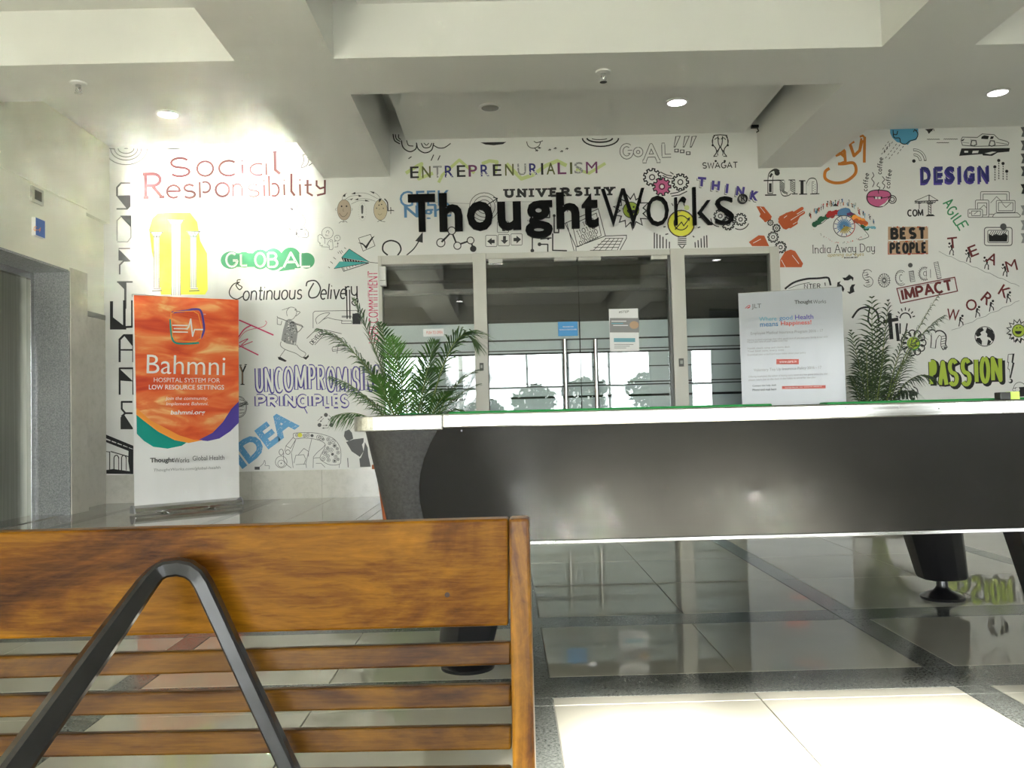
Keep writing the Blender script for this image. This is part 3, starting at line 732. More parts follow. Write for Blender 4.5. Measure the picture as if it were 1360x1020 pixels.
d = M(*D_); d.curve([(798, 72), (806, 96), (832, 108), (862, 96), (872, 72)], 4).curve([(836, 70), (852, 78), (884, 68)], 4).line([(840, 106), (852, 122)], 4).line([(858, 100), (866, 108)], 3)
for x, y in ((920, 116), (950, 108), (984, 124), (1012, 110), (866, 106), (852, 120)): d.line([(x - 8, y + 3), (x, y - 2), (x + 8, y)], 4).line([(x, y - 6), (x + 2, y + 6)], 3)
d.build('bird_drawing', wb)
d = M(*D_); d.line(arc(1190, 54, 96, 44, 0, 180, 14), 7).line(arc(1186, 54, 68, 22, 0, 180, 12), 8).line(arc(1184, 56, 40, 6, 0, 180, 8), 4); d.build('ring_drawing', wb)
# vertical SOFTWARE
d = M(*A); g = 'grey'
d.line([(293, 333), (243, 333), (222, 356), (222, 402)], 9, g).poly([(218, 400), (294, 397), (294, 456), (278, 474)], g).line([(290, 456), (274, 470), (219, 470)], 8, g)
d.line([(222, 640), (222, 532), (246, 508), (296, 508), (296, 622), (278, 645), (222, 645)], 5, 'lgrey').poly([(238, 506), (298, 505), (298, 570)], g)
d.line([(230, 680), (292, 680)], 6, g).poly([(230, 683), (294, 746), (230, 744)], g).line([(292, 746), (258, 746), (236, 768), (236, 818)], 8, g)
d.line([(222, 858), (305, 858)], 8, g).poly([(222, 858), (272, 858), (272, 908)], g).line([(266, 858), (266, 1000)], 12, g)
d.zoom(*H); g = 'black'
d.poly([(147, 64), (160, 64), (160, 132), (216, 176), (216, 184), (147, 184)], g).line([(208, 60), (208, 182)], 11, g).line([(147, 178), (240, 172)], 9, g).line([(240, 60), (240, 176)], 7, g)
d.line([(188, 322), (188, 226), (206, 208), (246, 208), (246, 322)], 9, g).poly([(204, 206), (248, 206), (248, 262)], g).line([(188, 270), (246, 270)], 7, g)
d.line([(188, 460), (188, 348), (246, 348), (246, 460)], 8, g).poly([(188, 350), (246, 404), (188, 400)], g)
d.line([(242, 490), (197, 490), (197, 520), (212, 538), (243, 538)], 8, g).poly([(192, 556), (206, 542), (244, 600), (244, 606), (192, 606)], g).line([(196, 552), (212, 538)], 8, g)
d.build('vertical_lettering', wb)
d = M(*H)
d.poly([(124, 626), (246, 676), (246, 690), (124, 642)]).poly([(124, 648), (246, 692), (246, 706), (124, 658)])
for k in range(5): d.line([(128 + k * 24, 632 + k * 9), (128 + k * 24, 650 + k * 9)], 5)
d.line([(126, 695), (126, 790)], 4).line([(146, 700), (146, 780)], 4).line([(126, 700), (146, 702)], 3)
for x in (174, 206): d.line(arc(x, 730, 10, 14, 180, 360, 8), 4).line([(x - 10, 730), (x - 10, 780)], 4).line([(x + 10, 730), (x + 10, 780)], 3)
d.poly([(226, 690), (246, 690), (246, 794), (232, 790), (224, 740)]).poly([(124, 780), (160, 774), (246, 786), (246, 796), (124, 794)]).line([(150, 700), (226, 722)], 4)
d.build('building_drawing', wb)
# Social Responsibility
d = M(*A); c = 'maroon'
for ch, x, y, w_, h_, wl_ in (('S', 558, 248, 96, 96, 12), ('O', 690, 256, 84, 78, 11), ('C', 806, 254, 84, 80, 11), ('i', 888, 250, 8, 70, 9), ('a', 972, 260, 86, 62, 9)): d.pen(ch, x, y, w_, h_, wl_, c)
d.line([(1060, 168), (1062, 262), (1088, 284)], 15, c).line([(1050, 168), (1070, 166)], 8, c)
d.pen('R', 416, 346, 84, 124, 17, c, serif=.1)
for ch, x, y, w_, h_, wl_ in (('e', 522, 378, 68, 66, 12), ('s', 608, 376, 56, 70, 12), ('p', 690, 368, 56, 84, 10), ('o', 782, 368, 72, 72, 11), ('n', 862, 370, 48, 66, 8), ('s', 948, 372, 56, 66, 8), ('i', 1004, 362, 6, 84, 9), ('b', 1056, 348, 52, 108, 10), ('i', 1110, 358, 6, 80, 10), ('i', 1194, 358, 6, 84, 10)): d.pen(ch, x, y, w_, h_, wl_, c)
d.line([(1148, 282), (1148, 376), (1166, 400)], 13, c).line([(1234, 316), (1234, 384), (1262, 400)], 11, c).line([(1218, 344), (1256, 342)], 9, c)
d.line([(1282, 318), (1282, 346), (1300, 362), (1328, 354)], 10, c).line([(1326, 316), (1326, 388), (1284, 398)], 10, c)
d.build('social_lettering', wb)
d = M(*A); d.curve([(1208, 178), (1214, 215), (1200, 250), (1230, 238), (1240, 205), (1226, 180), (1212, 184)], 3).curve([(1236, 180), (1246, 210), (1266, 220), (1240, 240)], 4).line([(1232, 200), (1262, 190)], 3); d.build('scribble_drawing', wb)
# yellow pillars
d = M(*A); d.poly([(440, 492), (610, 490), (648, 540), (664, 640), (700, 706), (704, 900), (690, 925), (456, 925), (440, 840), (408, 700), (392, 580), (410, 520)], 'yellow')
def pillar(x0, x1, y0, y1):
    d.rect(x0, y0 + 22, x1, y1, 'white', 1); n = 5
    for k in range(n + 1):
        x = x0 + (x1 - x0) * k / n; d.line([(x, y0 + 22), (x, y1)], 3.2 if k in (0, n) else 2.2, 'grey', 2)
    d.poly([(x0 - 18, y0), (x1 + 18, y0), (x1 + 2, y0 + 26), (x0 - 2, y0 + 26)], 'white', 1).line([(x0 - 22, y0), (x1 + 22, y0)], 5, 'grey', 2).line([(x0 - 4, y0 + 28), (x1 + 4, y0 + 28)], 3, 'grey', 2)
    d.line([(x0 - 16, y0 + 2), (x0, y0 + 26), (x0 + 8, y0 + 6), ((x0 + x1) / 2, y0 + 26), (x1 - 8, y0 + 6), (x1, y0 + 26), (x1 + 16, y0 + 2)], 4, 'grey', 2)
pillar(418, 448, 592, 890); pillar(512, 560, 528, 930); pillar(612, 644, 590, 888)
for a, b in ((408, 464), (604, 660)): d.rect(a + 8, 888, b - 8, 898, 'white', 1).line([(a, 906), (b, 904)], 5, 'grey', 2).line([(a + 8, 894), (b - 8, 893)], 3, 'grey', 2)
d.build('pillar_drawing', wb)
# musician
d = M(*Q); g = 'grey'
d.curve([(338, 340), (325, 300), (350, 280), (372, 300)], 9, g).curve([(405, 285), (440, 300), (440, 345), (410, 365)], 8, g).poly([(322, 345), (345, 330), (380, 350), (372, 380), (340, 370)], g).line([(345, 380), (360, 425), (400, 440), (425, 400)], 6, g)
d.curve([(330, 395), (260, 420), (205, 500), (185, 570), (200, 620)], 6, g).curve([(440, 385), (510, 430), (580, 530), (575, 600), (540, 650)], 7, g).curve([(235, 550), (280, 595), (350, 620), (400, 665)], 7, g).line([(400, 470), (410, 540)], 4, g).curve([(180, 650), (185, 710), (240, 760)], 6, g)
d.line(arc(362, 680, 48, 26, 0, 360, 14), 6, g).line([(314, 690), (262, 770), (270, 810), (350, 830), (400, 810), (412, 690)], 7, g).poly([(304, 668), (340, 700), (330, 712), (305, 690)], g)
d.line(arc(515, 695, 78, 36, 0, 360, 16), 7, g).line([(437, 700), (425, 790), (470, 825), (600, 840), (636, 810), (630, 740), (593, 700)], 8, g).disc(515, 697, 26, g, 0, 12).poly([(425, 725), (450, 760), (440, 800), (418, 790)], g).line([(500, 735), (510, 820)], 5, g).line([(570, 735), (590, 810)], 8, g).line([(350, 735), (365, 820)], 5, g).line([(300, 750), (330, 820)], 5, g)
d.build('musician_drawing', wb)
# egg faces with thoughts
d = M(*K)
for x, c in ((230, 'skin'), (640, 'skin2')): d.poly(arc(x, 415, 76, 116, 0, 345, 22), c).line(arc(x, 415, 76, 116, 0, 360, 26), 4, 'grey', 1)
for x, y in ((202, 375), (258, 374)): d.disc(x, y, 9, 'black', 2)
for x, y in ((624, 362), (654, 354)): d.disc(x, y, 7, 'black', 2)
d.curve([(176, 452), (200, 484), (224, 492), (250, 478), (270, 446)], 4, 'black', 2).line([(222, 404), (216, 428), (230, 432)], 3, 'black', 2).curve([(612, 460), (634, 472), (656, 458)], 3, 'black', 2).line([(628, 400), (630, 412)], 4, 'grey', 2)
d.disc(597, 396, 7, 'grey', 2).disc(673, 398, 7, 'grey', 2).poly([(622, 290), (655, 285), (640, 318), (622, 332)], 'black', 2).curve([(685, 290), (718, 330), (724, 390), (726, 430)], 13, 'black', 2).line([(728, 428), (758, 420), (756, 384)], 8, 'black', 2).line([(758, 420), (794, 424)], 9, 'black', 2).line([(758, 420), (757, 462)], 7, 'black', 2)
d.curve([(172, 565), (196, 546), (222, 552), (244, 544), (266, 556)], 5, 'grey').curve([(606, 550), (634, 534), (650, 542), (694, 550)], 5, 'grey').line([(222, 530), (222, 552)], 6, 'grey').line([(648, 530), (648, 545)], 6, 'grey')
d.ring(146, 410, 14, 3, 'grey', a0=90, a1=270).ring(312, 410, 12, 3, 'grey', a0=-90, a1=90)
for q in ([(208, 300), (222, 250), (262, 226)], [(240, 300), (300, 262), (400, 250)], [(310, 350), (400, 312), (510, 316)], [(318, 232), (470, 226), (610, 290)], [(350, 300), (470, 288), (585, 318)], [(520, 205), (590, 230), (640, 280)], [(268, 300), (330, 290)]): d.curve(q, 3.5, 'grey') if len(q) > 2 else d.line(q, 3.5, 'grey')
for p in ([(214, 262), (248, 228), (242, 268)], [(390, 242), (432, 258), (396, 270)], [(465, 298), (520, 318), (470, 320)], [(312, 236), (356, 212), (358, 238)], [(348, 300), (390, 284), (388, 306)], [(518, 204), (572, 212), (566, 234)], [(296, 296), (330, 282), (312, 306)]): d.poly(p)
d.poly([(420, 372), (434, 354), (448, 372), (444, 450), (434, 466), (424, 450)], 'grey').disc(437, 496, 14, 'grey')
for k in range(22):
    a = 2 * PI * k / 22; d.disc(436 + 44 * math.cos(a), 436 + 100 * math.sin(a), 3, 'lgrey', 0, n=6)
d.build('faces_drawing', wb)
# puzzle people
d = M(*B); g = 'grey'
d.ring(878, 54, 43, 3, g).line([(866, 62), (866, 74), (885, 74)], 3, g).curve([(868, 52), (876, 36), (890, 42), (886, 58)], 3, g)
d.line([(806, 118), (806, 76), (822, 64), (838, 72), (858, 100), (858, 135)], 3, g).line([(806, 118), (822, 128), (822, 148), (842, 150)], 3, g)
d.line([(892, 176), (892, 150), (876, 140), (886, 118), (902, 102), (916, 108), (920, 168), (912, 180), (892, 178)], 3, g).ring(952, 92, 22, 3, g).line([(951, 82), (951, 94)], 4, g).line([(935, 108), (930, 120), (944, 112)], 3, g)
d.line([(832, 158), (890, 160)], 3, g).line([(930, 160), (956, 158), (956, 128)], 3, g).poly([(950, 136), (956, 122), (962, 136)], g)
for x, y in ((832, 90), (904, 118), (822, 132), (838, 148)): d.disc(x, y, 4, g, n=8)
d.build('people_drawing', wb)
d = M(*B); d.line([(1112, 92), (1202, 64), (1236, 150), (1146, 190), (1112, 92)], 4).poly([(1106, 126), (1140, 128), (1166, 150), (1212, 86), (1234, 74), (1196, 130), (1170, 176), (1146, 144)]); d.build('checkbox_drawing', wb)
d = M(*B); t = 'teal'
d.poly([(1042, 174), (1190, 272), (985, 238)], t).poly([(972, 268), (1190, 276), (928, 320)], t, 1).poly([(985, 238), (1190, 276), (1000, 274)], 'black').poly([(960, 318), (1190, 278), (1000, 345)], 'white')
d.line([(1042, 174), (1196, 274), (1275, 282)], 4).line([(985, 238), (1042, 174)], 4).line([(928, 322), (1190, 278)], 4, 'black', 2).line([(928, 322), (972, 268)], 4).line([(985, 238), (1002, 272)], 4).line([(985, 310), (1000, 342), (1190, 280)], 5)
for k in range(7): d.line([(1000 + k * 20, 246 + k * 3.5), (1006 + k * 20, 268)], 4, 'white', 1)
for k in range(7): d.line([(1000 + k * 22, 316 - k * 5), (1006 + k * 22, 336 - k * 9)], 4, 'black', 1)
for a, b in (((968, 188), (984, 212)), ((982, 184), (994, 202)), ((1004, 164), (1018, 172)), ((922, 236), (942, 252)), ((900, 268), (918, 284)), ((884, 308), (896, 318)), ((956, 196), (964, 208))): d.line([a, b], 4)
d.build('paper_plane_drawing', wb)
# GLOBAL
d = M(*B); g = 'green'
for x, y, rx, ry in ((150, 258, 76, 66), (250, 255, 60, 60), (372, 252, 70, 76), (470, 252, 76, 84), (600, 245, 78, 84), (720, 262, 62, 60), (650, 270, 60, 50)): d.disc(x, y, rx, g, 0, ry, 24)
d.rect(150, 205, 720, 310, g).poly([(505, 345), (560, 300), (640, 325)], g)
for ch, x, w_, h_ in (('G', 160, 84, 100), ('L', 250, 44, 84), ('O', 372, 72, 100), ('B', 466, 66, 104), ('A', 604, 112, 108), ('L', 712, 70, 100)): d.pen(ch, x, 256, w_, h_, 17, 'white', 1).pen(ch, x + 2, 256, w_ - 8, h_ - 12, 3, g, 2)
d.build('global_lettering', wb)
# Continuous Delivery
d = M(*B)
d.curve([(225, 405), (200, 410), (205, 440), (235, 460), (215, 480), (190, 445), (215, 425), (170, 440), (140, 490), (150, 530), (195, 552), (240, 530)], 8, n=6)
d.pen('ontinuous', 466, 505, 440, 100, 9.5, gap=.10, shear=.12)
d.curve([(718, 455), (730, 420), (790, 415), (825, 470), (800, 530), (750, 540), (738, 500), (775, 430)], 10, n=6)
d.pen('elive', 925, 492, 190, 116, 10, gap=.10, shear=.12).pen('ry', 1058, 506, 86, 104, 10, gap=.1)
d.curve([(1095, 520), (1108, 570), (1085, 600), (1062, 575), (1100, 545)], 8)
d.build('delivery_lettering', wb)
d = M(*B); d.text('USER COMMITMENT', 1222, 612, 540, 78, 'magenta', rot=-90 - .8, bold=.01)
for x in (1186, 1220, 1256): d.line([(x, 350), (x + 3, 880)], 3, 'white', 1)
d.build('commitment_lettering', wb)
# red scribble, computer, walking man
d = M(*B); c = 'magenta'
d.line([(212, 708), (472, 822)], 10, c).line([(212, 900), (358, 972)], 9, c).curve([(200, 850), (250, 780), (300, 750)], 9, c).curve([(212, 850), (270, 790), (390, 760), (420, 730), (410, 715)], 4, c).curve([(212, 880), (280, 850), (230, 900), (315, 870)], 6, c).line([(205, 915), (250, 905)], 5, c); d.build('scribble_drawing', wb)
d = M(*B)
d.line([(770, 770), (770, 655), (784, 642), (1120, 636), (1140, 652), (1160, 740)], 4, 'grey').curve([(800, 740), (790, 700), (830, 665), (895, 655), (850, 700), (810, 735)], 4, 'grey').line([(845, 705), (880, 690), (935, 705), (990, 712)], 4, 'grey').rect(985, 676, 1060, 690, 'lgrey')
d.line([(985, 715), (1060, 715), (1060, 735), (985, 735)], 4, 'grey', 0, True)
for x in (1026, 1048): d.line([(x - 4, 480), (x, 700)], 9)
d.line([(1100, 560), (1118, 740)], 8).line([(1118, 580), (1136, 740)], 5).disc(1098, 690, 34).rect(1066, 660, 1128, 740)
d.line([(722, 848), (800, 772)], 4).line([(782, 896), (858, 812), (980, 850)], 4).line([(850, 780), (985, 812)], 4).pen('DEVELOP', 800, 836, 135, 30, 4.5, rot=-48)
d.build('computer_drawing', wb)
d = M(*B); d.line([(912, 925), (920, 910), (1010, 905), (1010, 930), (918, 945), (912, 925)], 4, 'grey').curve([(950, 960), (960, 900), (980, 870), (1030, 880)], 4, 'grey').line([(915, 935), (1010, 918)], 3, 'grey'); d.build('plane_drawing', wb)
d = M(*B); g = 'grey'
d.curve([(575, 680), (572, 640), (600, 612), (640, 625), (645, 660), (620, 700), (590, 705)], 3.5, g).line([(535, 634), (600, 612)], 3, g).curve([(640, 640), (672, 650), (640, 680)], 4, g).disc(636, 632, 5, g)
d.poly([(565, 712), (590, 700), (640, 730), (655, 800), (640, 900), (570, 885), (530, 860), (545, 780)], 'lgrey')
rnd = random.Random(3)
for k in range(46):
    x, y = rnd.uniform(556, 640), rnd.uniform(715, 885); d.line([(x, y), (x + rnd.uniform(-14, 14), y + rnd.uniform(-8, 14))], 5, 'black' if k % 2 else 'white', 1)
d.line([(565, 712), (505, 690), (498, 680)], 4, g).line([(500, 695), (500, 740), (528, 745), (535, 715)], 4, g).curve([(640, 735), (690, 755), (655, 800), (640, 770)], 5, g).line([(500, 690), (700, 762)], 4, g)
d.curve([(530, 870), (525, 900), (560, 930), (640, 960), (690, 990), (715, 960), (670, 930), (645, 895)], 4, g).line([(560, 930), (520, 985), (545, 1005)], 4, g).poly([(504, 985), (530, 990), (572, 1015), (560, 1024), (510, 1005)]).poly([(690, 990), (720, 985), (735, 968), (738, 985), (716, 1008)])
d.build('walking_man_drawing', wb)
# Y, circle, UNCOMPROMISING PRINCIPLES, IDEA
d = M(*C)
d.line([(222, 150), (238, 195), (238, 286)], 13).line([(262, 145), (240, 195)], 11).line([(214, 142), (232, 142)], 7).line([(254, 138), (272, 138)], 7).line([(224, 287), (254, 287)], 7).line([(222, 155), (238, 200), (238, 280)], 4, 'tan', 1)
d.build('serif_letter', wb)
d = M(*C); d.ring(212, 456, 58, 4, 'grey', ry=80).ring(212, 456, 50, 3, 'grey', ry=72)
for k in range(5): d.line([(216, 400 + k * 26), (250, 410 + k * 22)], 4, 'grey')
d.pen('UNC', 236, 440, 26, 90, 4, 'grey', rot=70); d.build('stamp_drawing', wb)
d = M(*C); x = 334; v = 'violet'
for ch, w_ in (('U', 62), ('N', 72), ('C', 62), ('O', 78), ('M', 96), ('P', 62), ('R', 66), ('O', 72), ('M', 88), ('I', 14), ('S', 56), ('I', 14), ('N', 60), ('G', 54)):
    yy = 246 - 10 * math.sin(x / 90); hh = 176
    d.pen(ch, x + w_ / 2, yy, w_ - 26, hh - 4, 33, v, 0).pen(ch, x + w_ / 2 + 2, yy - 2, w_ - 24, hh - 8, 17, 'white', 1)
    x += w_ + (5 if ch != 'I' else 14)
x = 330
for ch, w_ in (('P', 88), ('R', 92), ('I', 40), ('N', 94), ('C', 84), ('I', 34), ('P', 80), ('L', 66), ('E', 66), ('S', 66)):
    d.pen(ch, x + w_ / 2, 412, w_ - 34, 74, 36, v, 0).pen(ch, x + w_ / 2 + 2, 410, w_ - 32, 72, 20, 'white', 1)
    x += w_
d.line([(700, 455), (726, 505)], 7, v)
d.build('principle_lettering', wb)
d = M(*C); d.text('IDEA', 400, 690, 540, 178, 'blue', rot=-37, bold=.045)
rnd = random.Random(5)
for k in range(120):
    t_ = rnd.uniform(-.5, .5); u_ = rnd.uniform(-.5, .5); x = 400 + t_ * 500 * .80 + u_ * 150 * .6; y = 690 - t_ * 500 * .60 + u_ * 150 * .8
    d.line([(x, y), (x + rnd.uniform(5, 14), y - rnd.uniform(6, 12))], 1.6, 'white', 1)
d.build('idea_lettering', wb)
d = M(*C)
for x, y in ((866, 516), (818, 592), (908, 592)): d.disc(x, y, 15, 'grey')
for a, b in (((804, 560), (840, 526)), ((850, 540), (822, 570)), ((888, 518), (926, 556)), ((908, 572), (880, 542)), ((842, 596), (880, 594)), ((888, 612), (838, 616))):
    d.line([a, b], 3, 'grey'); u = Vector((b[0] - a[0], b[1] - a[1])).normalized() * 14; n_ = Vector((-u.y, u.x)) * .5; q = Vector(b); d.poly([(q.x, q.y), (q.x - u.x + n_.x, q.y - u.y + n_.y), (q.x - u.x - n_.x, q.y - u.y - n_.y)], 'grey')
d.build('cycle_drawing', wb)
# auto rickshaw
d = M(*C); g = 'grey'
d.curve([(620, 660), (640, 652), (760, 650), (850, 665), (930, 700), (975, 770), (978, 860), (965, 888), (900, 892), (850, 870), (822, 836), (862, 740), (790, 700), (700, 690), (630, 695), (620, 660)], 3.4, g)
d.line([(640, 700), (600, 768), (566, 748), (620, 685)], 3.4, g).line([(640, 700), (606, 800), (620, 915)], 3.4, g).line([(760, 696), (715, 880), (720, 915)], 3.4, g).curve([(770, 836), (800, 800), (846, 760), (862, 740)], 3.4, g).line([(770, 915), (772, 840), (820, 838)], 3.4, g)
d.curve([(550, 800), (548, 850), (572, 890), (606, 915)], 3.4, g).ring(530, 870, 44, 3.4, g).ring(530, 882, 26, 3, g).disc(530, 880, 5, g).ring(580, 796, 17, 4, g).ring(530, 796, 16, 4, g, 0, 22)
d.line([(625, 880), (640, 820), (700, 815), (715, 850), (700, 890)], 3.4, g).line([(660, 815), (700, 768), (735, 790), (735, 830)], 3.4, g).line([(566, 748), (556, 790)], 3, g).line([(968, 888), (966, 915)], 3, g).line([(640, 890), (715, 885), (720, 915)], 3, g).line([(790, 880), (830, 880), (860, 910)], 3, g)
rnd = random.Random(9)
pts = [(650, 668), (706, 672), (762, 672), (812, 684), (846, 700), (884, 700), (920, 716), (880, 764), (932, 748), (856, 806), (916, 812), (958, 800), (846, 846), (886, 856), (932, 862), (958, 850), (894, 730), (952, 770), (880, 826), (830, 690), (730, 668), (870, 790), (940, 830), (905, 780)]
for x, y in pts: d.ring(x, y, rnd.uniform(9, 17), 3, g, n=12).ring(x, y, 4.5, 3, g, n=8)
for x, y in ((932, 748), (916, 812), (932, 862), (762, 672)): d.disc(x, y, 9, g, 1)
d.disc(672, 668, 17, 'yellow', 1)
d.build('rickshaw_drawing', wb)
d = M(*C); g = 'grey'
d.poly([(1008, 640), (1040, 625), (1062, 650), (1072, 694), (1040, 712), (1020, 706), (1002, 676)], g).poly([(1018, 720), (1072, 700), (1150, 690), (1150, 720), (1138, 740), (1150, 790), (1122, 832), (1060, 790)], g).poly([(1118, 846), (1180, 800), (1204, 906), (1124, 908)], g).line([(1030, 840), (1034, 910)], 6, g)
d.poly([(1130, 836), (1150, 790), (1160, 720), (1180, 760), (1186, 830)], g); d.build('silhouette_drawing', wb)
d = M(*C); d.rect(330, 906, 368, 928, 'grey').curve([(370, 905), (396, 880), (404, 858), (412, 880), (408, 896), (440, 900), (438, 924)], 4, 'lgrey'); d.build('thumb_drawing', wb)
# ENTREPRENURIALISM
d = M(*D_); s_ = 'swash'
d.line([(156, 240), (220, 200), (240, 190), (225, 270), (300, 240)], 18, s_).line([(330, 290), (350, 250), (440, 170), (520, 240)], 16, s_).line([(560, 190), (600, 175), (640, 180), (630, 240)], 18, s_).line([(690, 190), (770, 270), (830, 250), (900, 200), (960, 175), (1010, 200)], 20, s_).line([(1060, 220), (1130, 240), (1216, 188)], 16, s_)
xs_ = [202, 265, 324, 386, 450, 512, 576, 641, 706, 772, 834, 880, 926, 985, 1034, 1074, 1143]; cs = ['black', 'olive', 'lgrey', 'navy', 'black', 'plum', 'navy', 'black', 'olive', 'lgrey', 'navy', 'black', 'olive', 'plum', 'olive', 'lgrey', 'plum']
for ch, x, c in zip('ENTREPRENURIALISM', xs_, cs):
    w_ = 12 if ch == 'I' else 60 if ch == 'M' else 46; d.text(ch, x, 236 - (x - 202) * .027, w_, 62, c, 1, bold=.01)
    if c in ('lgrey', 'navy'):
        rnd = random.Random(x)
        for k in range(26): d.disc(x + rnd.uniform(-w_ / 2, w_ / 2), 240 + (rnd.uniform(-30, 28) if c == 'lgrey' else rnd.uniform(6, 28)) - (x - 202) * .027, 2.5, 'white', 2, n=6)
d.build('enterprise_lettering', wb)
# GEEK NIGHT, target, arrows, molecule, arrow keys, UNIVERSITY, circuit, laptop
d = M(*D_); d.text('GEEK', 258, 374, 270, 84, 'steelblue', bold=.0).text('Night', 272, 452, 250, 84, 'steelblue', 1, bold=.02); d.build('geek_lettering', wb)
d = M(*D_)
for r, q in ((78, 74), (58, 56), (36, 36)): d.ring(572, 418, r, 3, 'black', ry=q)
d.line([(572, 418), (640, 376)], 5).line([(300, 395), (500, 402)], 2, 'lgrey').line([(620, 368), (642, 374), (634, 396)], 5).line([(640, 392), (830, 392)], 2, 'lgrey').build('target_drawing', wb)
d = M(*D_); d.curve([(60, 676), (34, 650), (40, 614), (76, 598), (116, 612), (130, 646), (112, 678)], 8).curve([(160, 676), (200, 640), (228, 596)], 6).poly([(206, 600), (246, 552), (246, 610)], 'black'); d.build('arrow_drawing', wb)
d = M(*D_)
for a, b in (((346, 608), (398, 552)), ((400, 552), (428, 622)), ((428, 622), (500, 598)), ((500, 598), (514, 640))): d.line([a, b], 9)
for x, y, r in ((342, 610, 22), (400, 546, 20), (430, 626, 19), (500, 598, 18)): d.disc(x, y, r, 'white', 1).ring(x, y, r, 5, 'black', 2)
d.line([(346, 606), (366, 586)], 10, 'black', 3).disc(514, 642, 17, 'black', 1); d.build('molecule_drawing', wb)
d = M(*D_)
for x, y in ((610, 600), (676, 596), (744, 592), (672, 526)):
    d.line([(x - 26, y - 30), (x + 26, y - 30), (x + 30, y - 26), (x + 30, y + 26), (x + 26, y + 30), (x - 26, y + 30), (x - 30, y + 26), (x - 30, y - 26)], 3, 'grey', 0, True)
d.poly([(588, 602), (612, 584), (612, 594), (628, 594), (628, 612), (612, 612), (612, 622)]).poly([(680, 616), (660, 596), (672, 596), (672, 574), (688, 574), (688, 596), (700, 596)]).poly([(768, 592), (744, 572), (744, 584), (728, 584), (728, 602), (744, 602), (744, 614)]).poly([(676, 504), (694, 524), (684, 524), (684, 548), (668, 548), (668, 524), (658, 524)])
d.build('arrow_keys_drawing', wb)
d = M(*D_); d.pen('UNIVERSITY', 972, 341, 568, 36, 14, rot=-1.2, serif=.26, sw=9, gap=.50); d.build('university_lettering', wb)
d = M(*D_)
for q in ([(828, 580), (828, 650)], [(866, 618), (910, 618), (910, 660)], [(936, 560), (936, 650), (1012, 652)], [(944, 470), (944, 556), (968, 556), (968, 510)], [(870, 590), (930, 584)], [(920, 440), (920, 476), (890, 476)]): d.line(q, 7)
for x, y, r in ((828, 652, 10), (866, 618, 10), (912, 588, 7), (944, 466, 8)): d.disc(x, y, r)
d.build('circuit_drawing', wb)
d = M(*D_)
d.line([(1060, 632), (1002, 506), (1178, 430), (1216, 574)], 4).line([(1046, 536), (1068, 632), (1194, 572), (1168, 452), (1046, 512), (1046, 536)], 3.5).line([(1060, 655), (1060, 632), (1216, 574), (1328, 570), (1328, 586), (1290, 655)], 4).line([(1010, 500), (1050, 654)], 3.5)
for k in range(5): d.line([(1150 + k * 32, 652), (1220 + k * 22, 586)], 3)
for k in range(5): d.line([(1134 + k * 20, 650 - k * 16), (1276 + k * 9, 650 - k * 16)], 3)
for k, (t_, x, y) in enumerate((('1010', 1126, 500), ('110110', 1112, 540), ('1011010', 1126, 566), ('0101001', 1126, 596))): d.pen(t_, x, y, 100 if k else 60, 24, 3.4, rot=-22)
d.build('laptop_drawing', wb)
# GOAL!!!, SWAGAT
d = M(*E)
for ch, x, y, w_, h_ in (('G', 210, 124, 58, 66), ('O', 270, 128, 34, 34), ('A', 340, 134, 74, 86), ('L', 424, 118, 40, 60)): d.pen(ch, x, y, w_, h_, 20, 'grey', serif=.1 if ch != 'O' and ch != 'G' else 0).pen(ch, x, y, w_, h_, 13, 'white', 1, serif=.08 if ch != 'O' and ch != 'G' else 0)
for x in (480, 528, 566): d.poly([(x - 12, 44), (x + 16, 42), (x - 12, 104), (x - 22, 104)], 'grey').poly([(x - 7, 46), (x + 10, 46), (x - 14, 98), (x - 18, 98)], 'white', 1)
for x, y in ((474, 120), (504, 124), (536, 134)): d.rect(x - 12, y - 9, x + 12, y + 10, 'grey').rect(x - 7, y - 5, x + 6, y + 5, 'white', 1)
d.build('goal_lettering', wb)
d = M(*E)
for s_ in (-1, 1):
    x = lambda q: 706 + s_ * q
    d.curve([(x(30), 40), (x(42), 66), (x(38), 90), (x(24), 108), (x(20), 130), (x(34), 150)], 5).curve([(x(12), 44), (x(10), 80), (x(3), 104), (x(22), 130)], 5).curve([(x(4), 60), (x(16), 52), (x(30), 62)], 4).disc(x(24), 176, 6).disc(x(40), 92, 6).line([(x(16), 150), (x(36), 152)], 4).line([(x(38), 44), (x(40), 84)], 3)
    d.curve([(x(0), 100), (x(14), 130), (x(12), 146)], 4)
d.line([(670, 40), (706, 36), (744, 40)], 5); d.build('greeting_drawing', wb)
M(*E).pen('SWAGAT', 706, 198, 184, 30, 5, rot=-1).build('greeting_lettering', wb)
def gear(d, x, y, r, n=9, col='black', fill='white', lay=0, wd=5):
    o = []
    for k in range(n):
        a = 2 * PI * k / n; w2 = PI / n
        for t_, rr in ((-.55, .78), (-.42, 1.0), (.42, 1.0), (.55, .78)): o.append((x + r * rr * math.cos(a + w2 * t_), y + r * rr * math.sin(a + w2 * t_)))
    d.poly(o, fill, lay).line(o, wd, col, lay + 1, closed=True)
    d.ring(x, y, r * .30, wd * .8, col, lay + 1)
d = M(*E)
for q in ([(388, 234), (420, 250), (450, 256)], [(400, 252), (430, 266), (456, 270)], [(440, 234), (458, 246)], [(440, 350), (480, 342), (520, 322)], [(446, 362), (490, 356), (530, 336)]): d.line(q, 5)
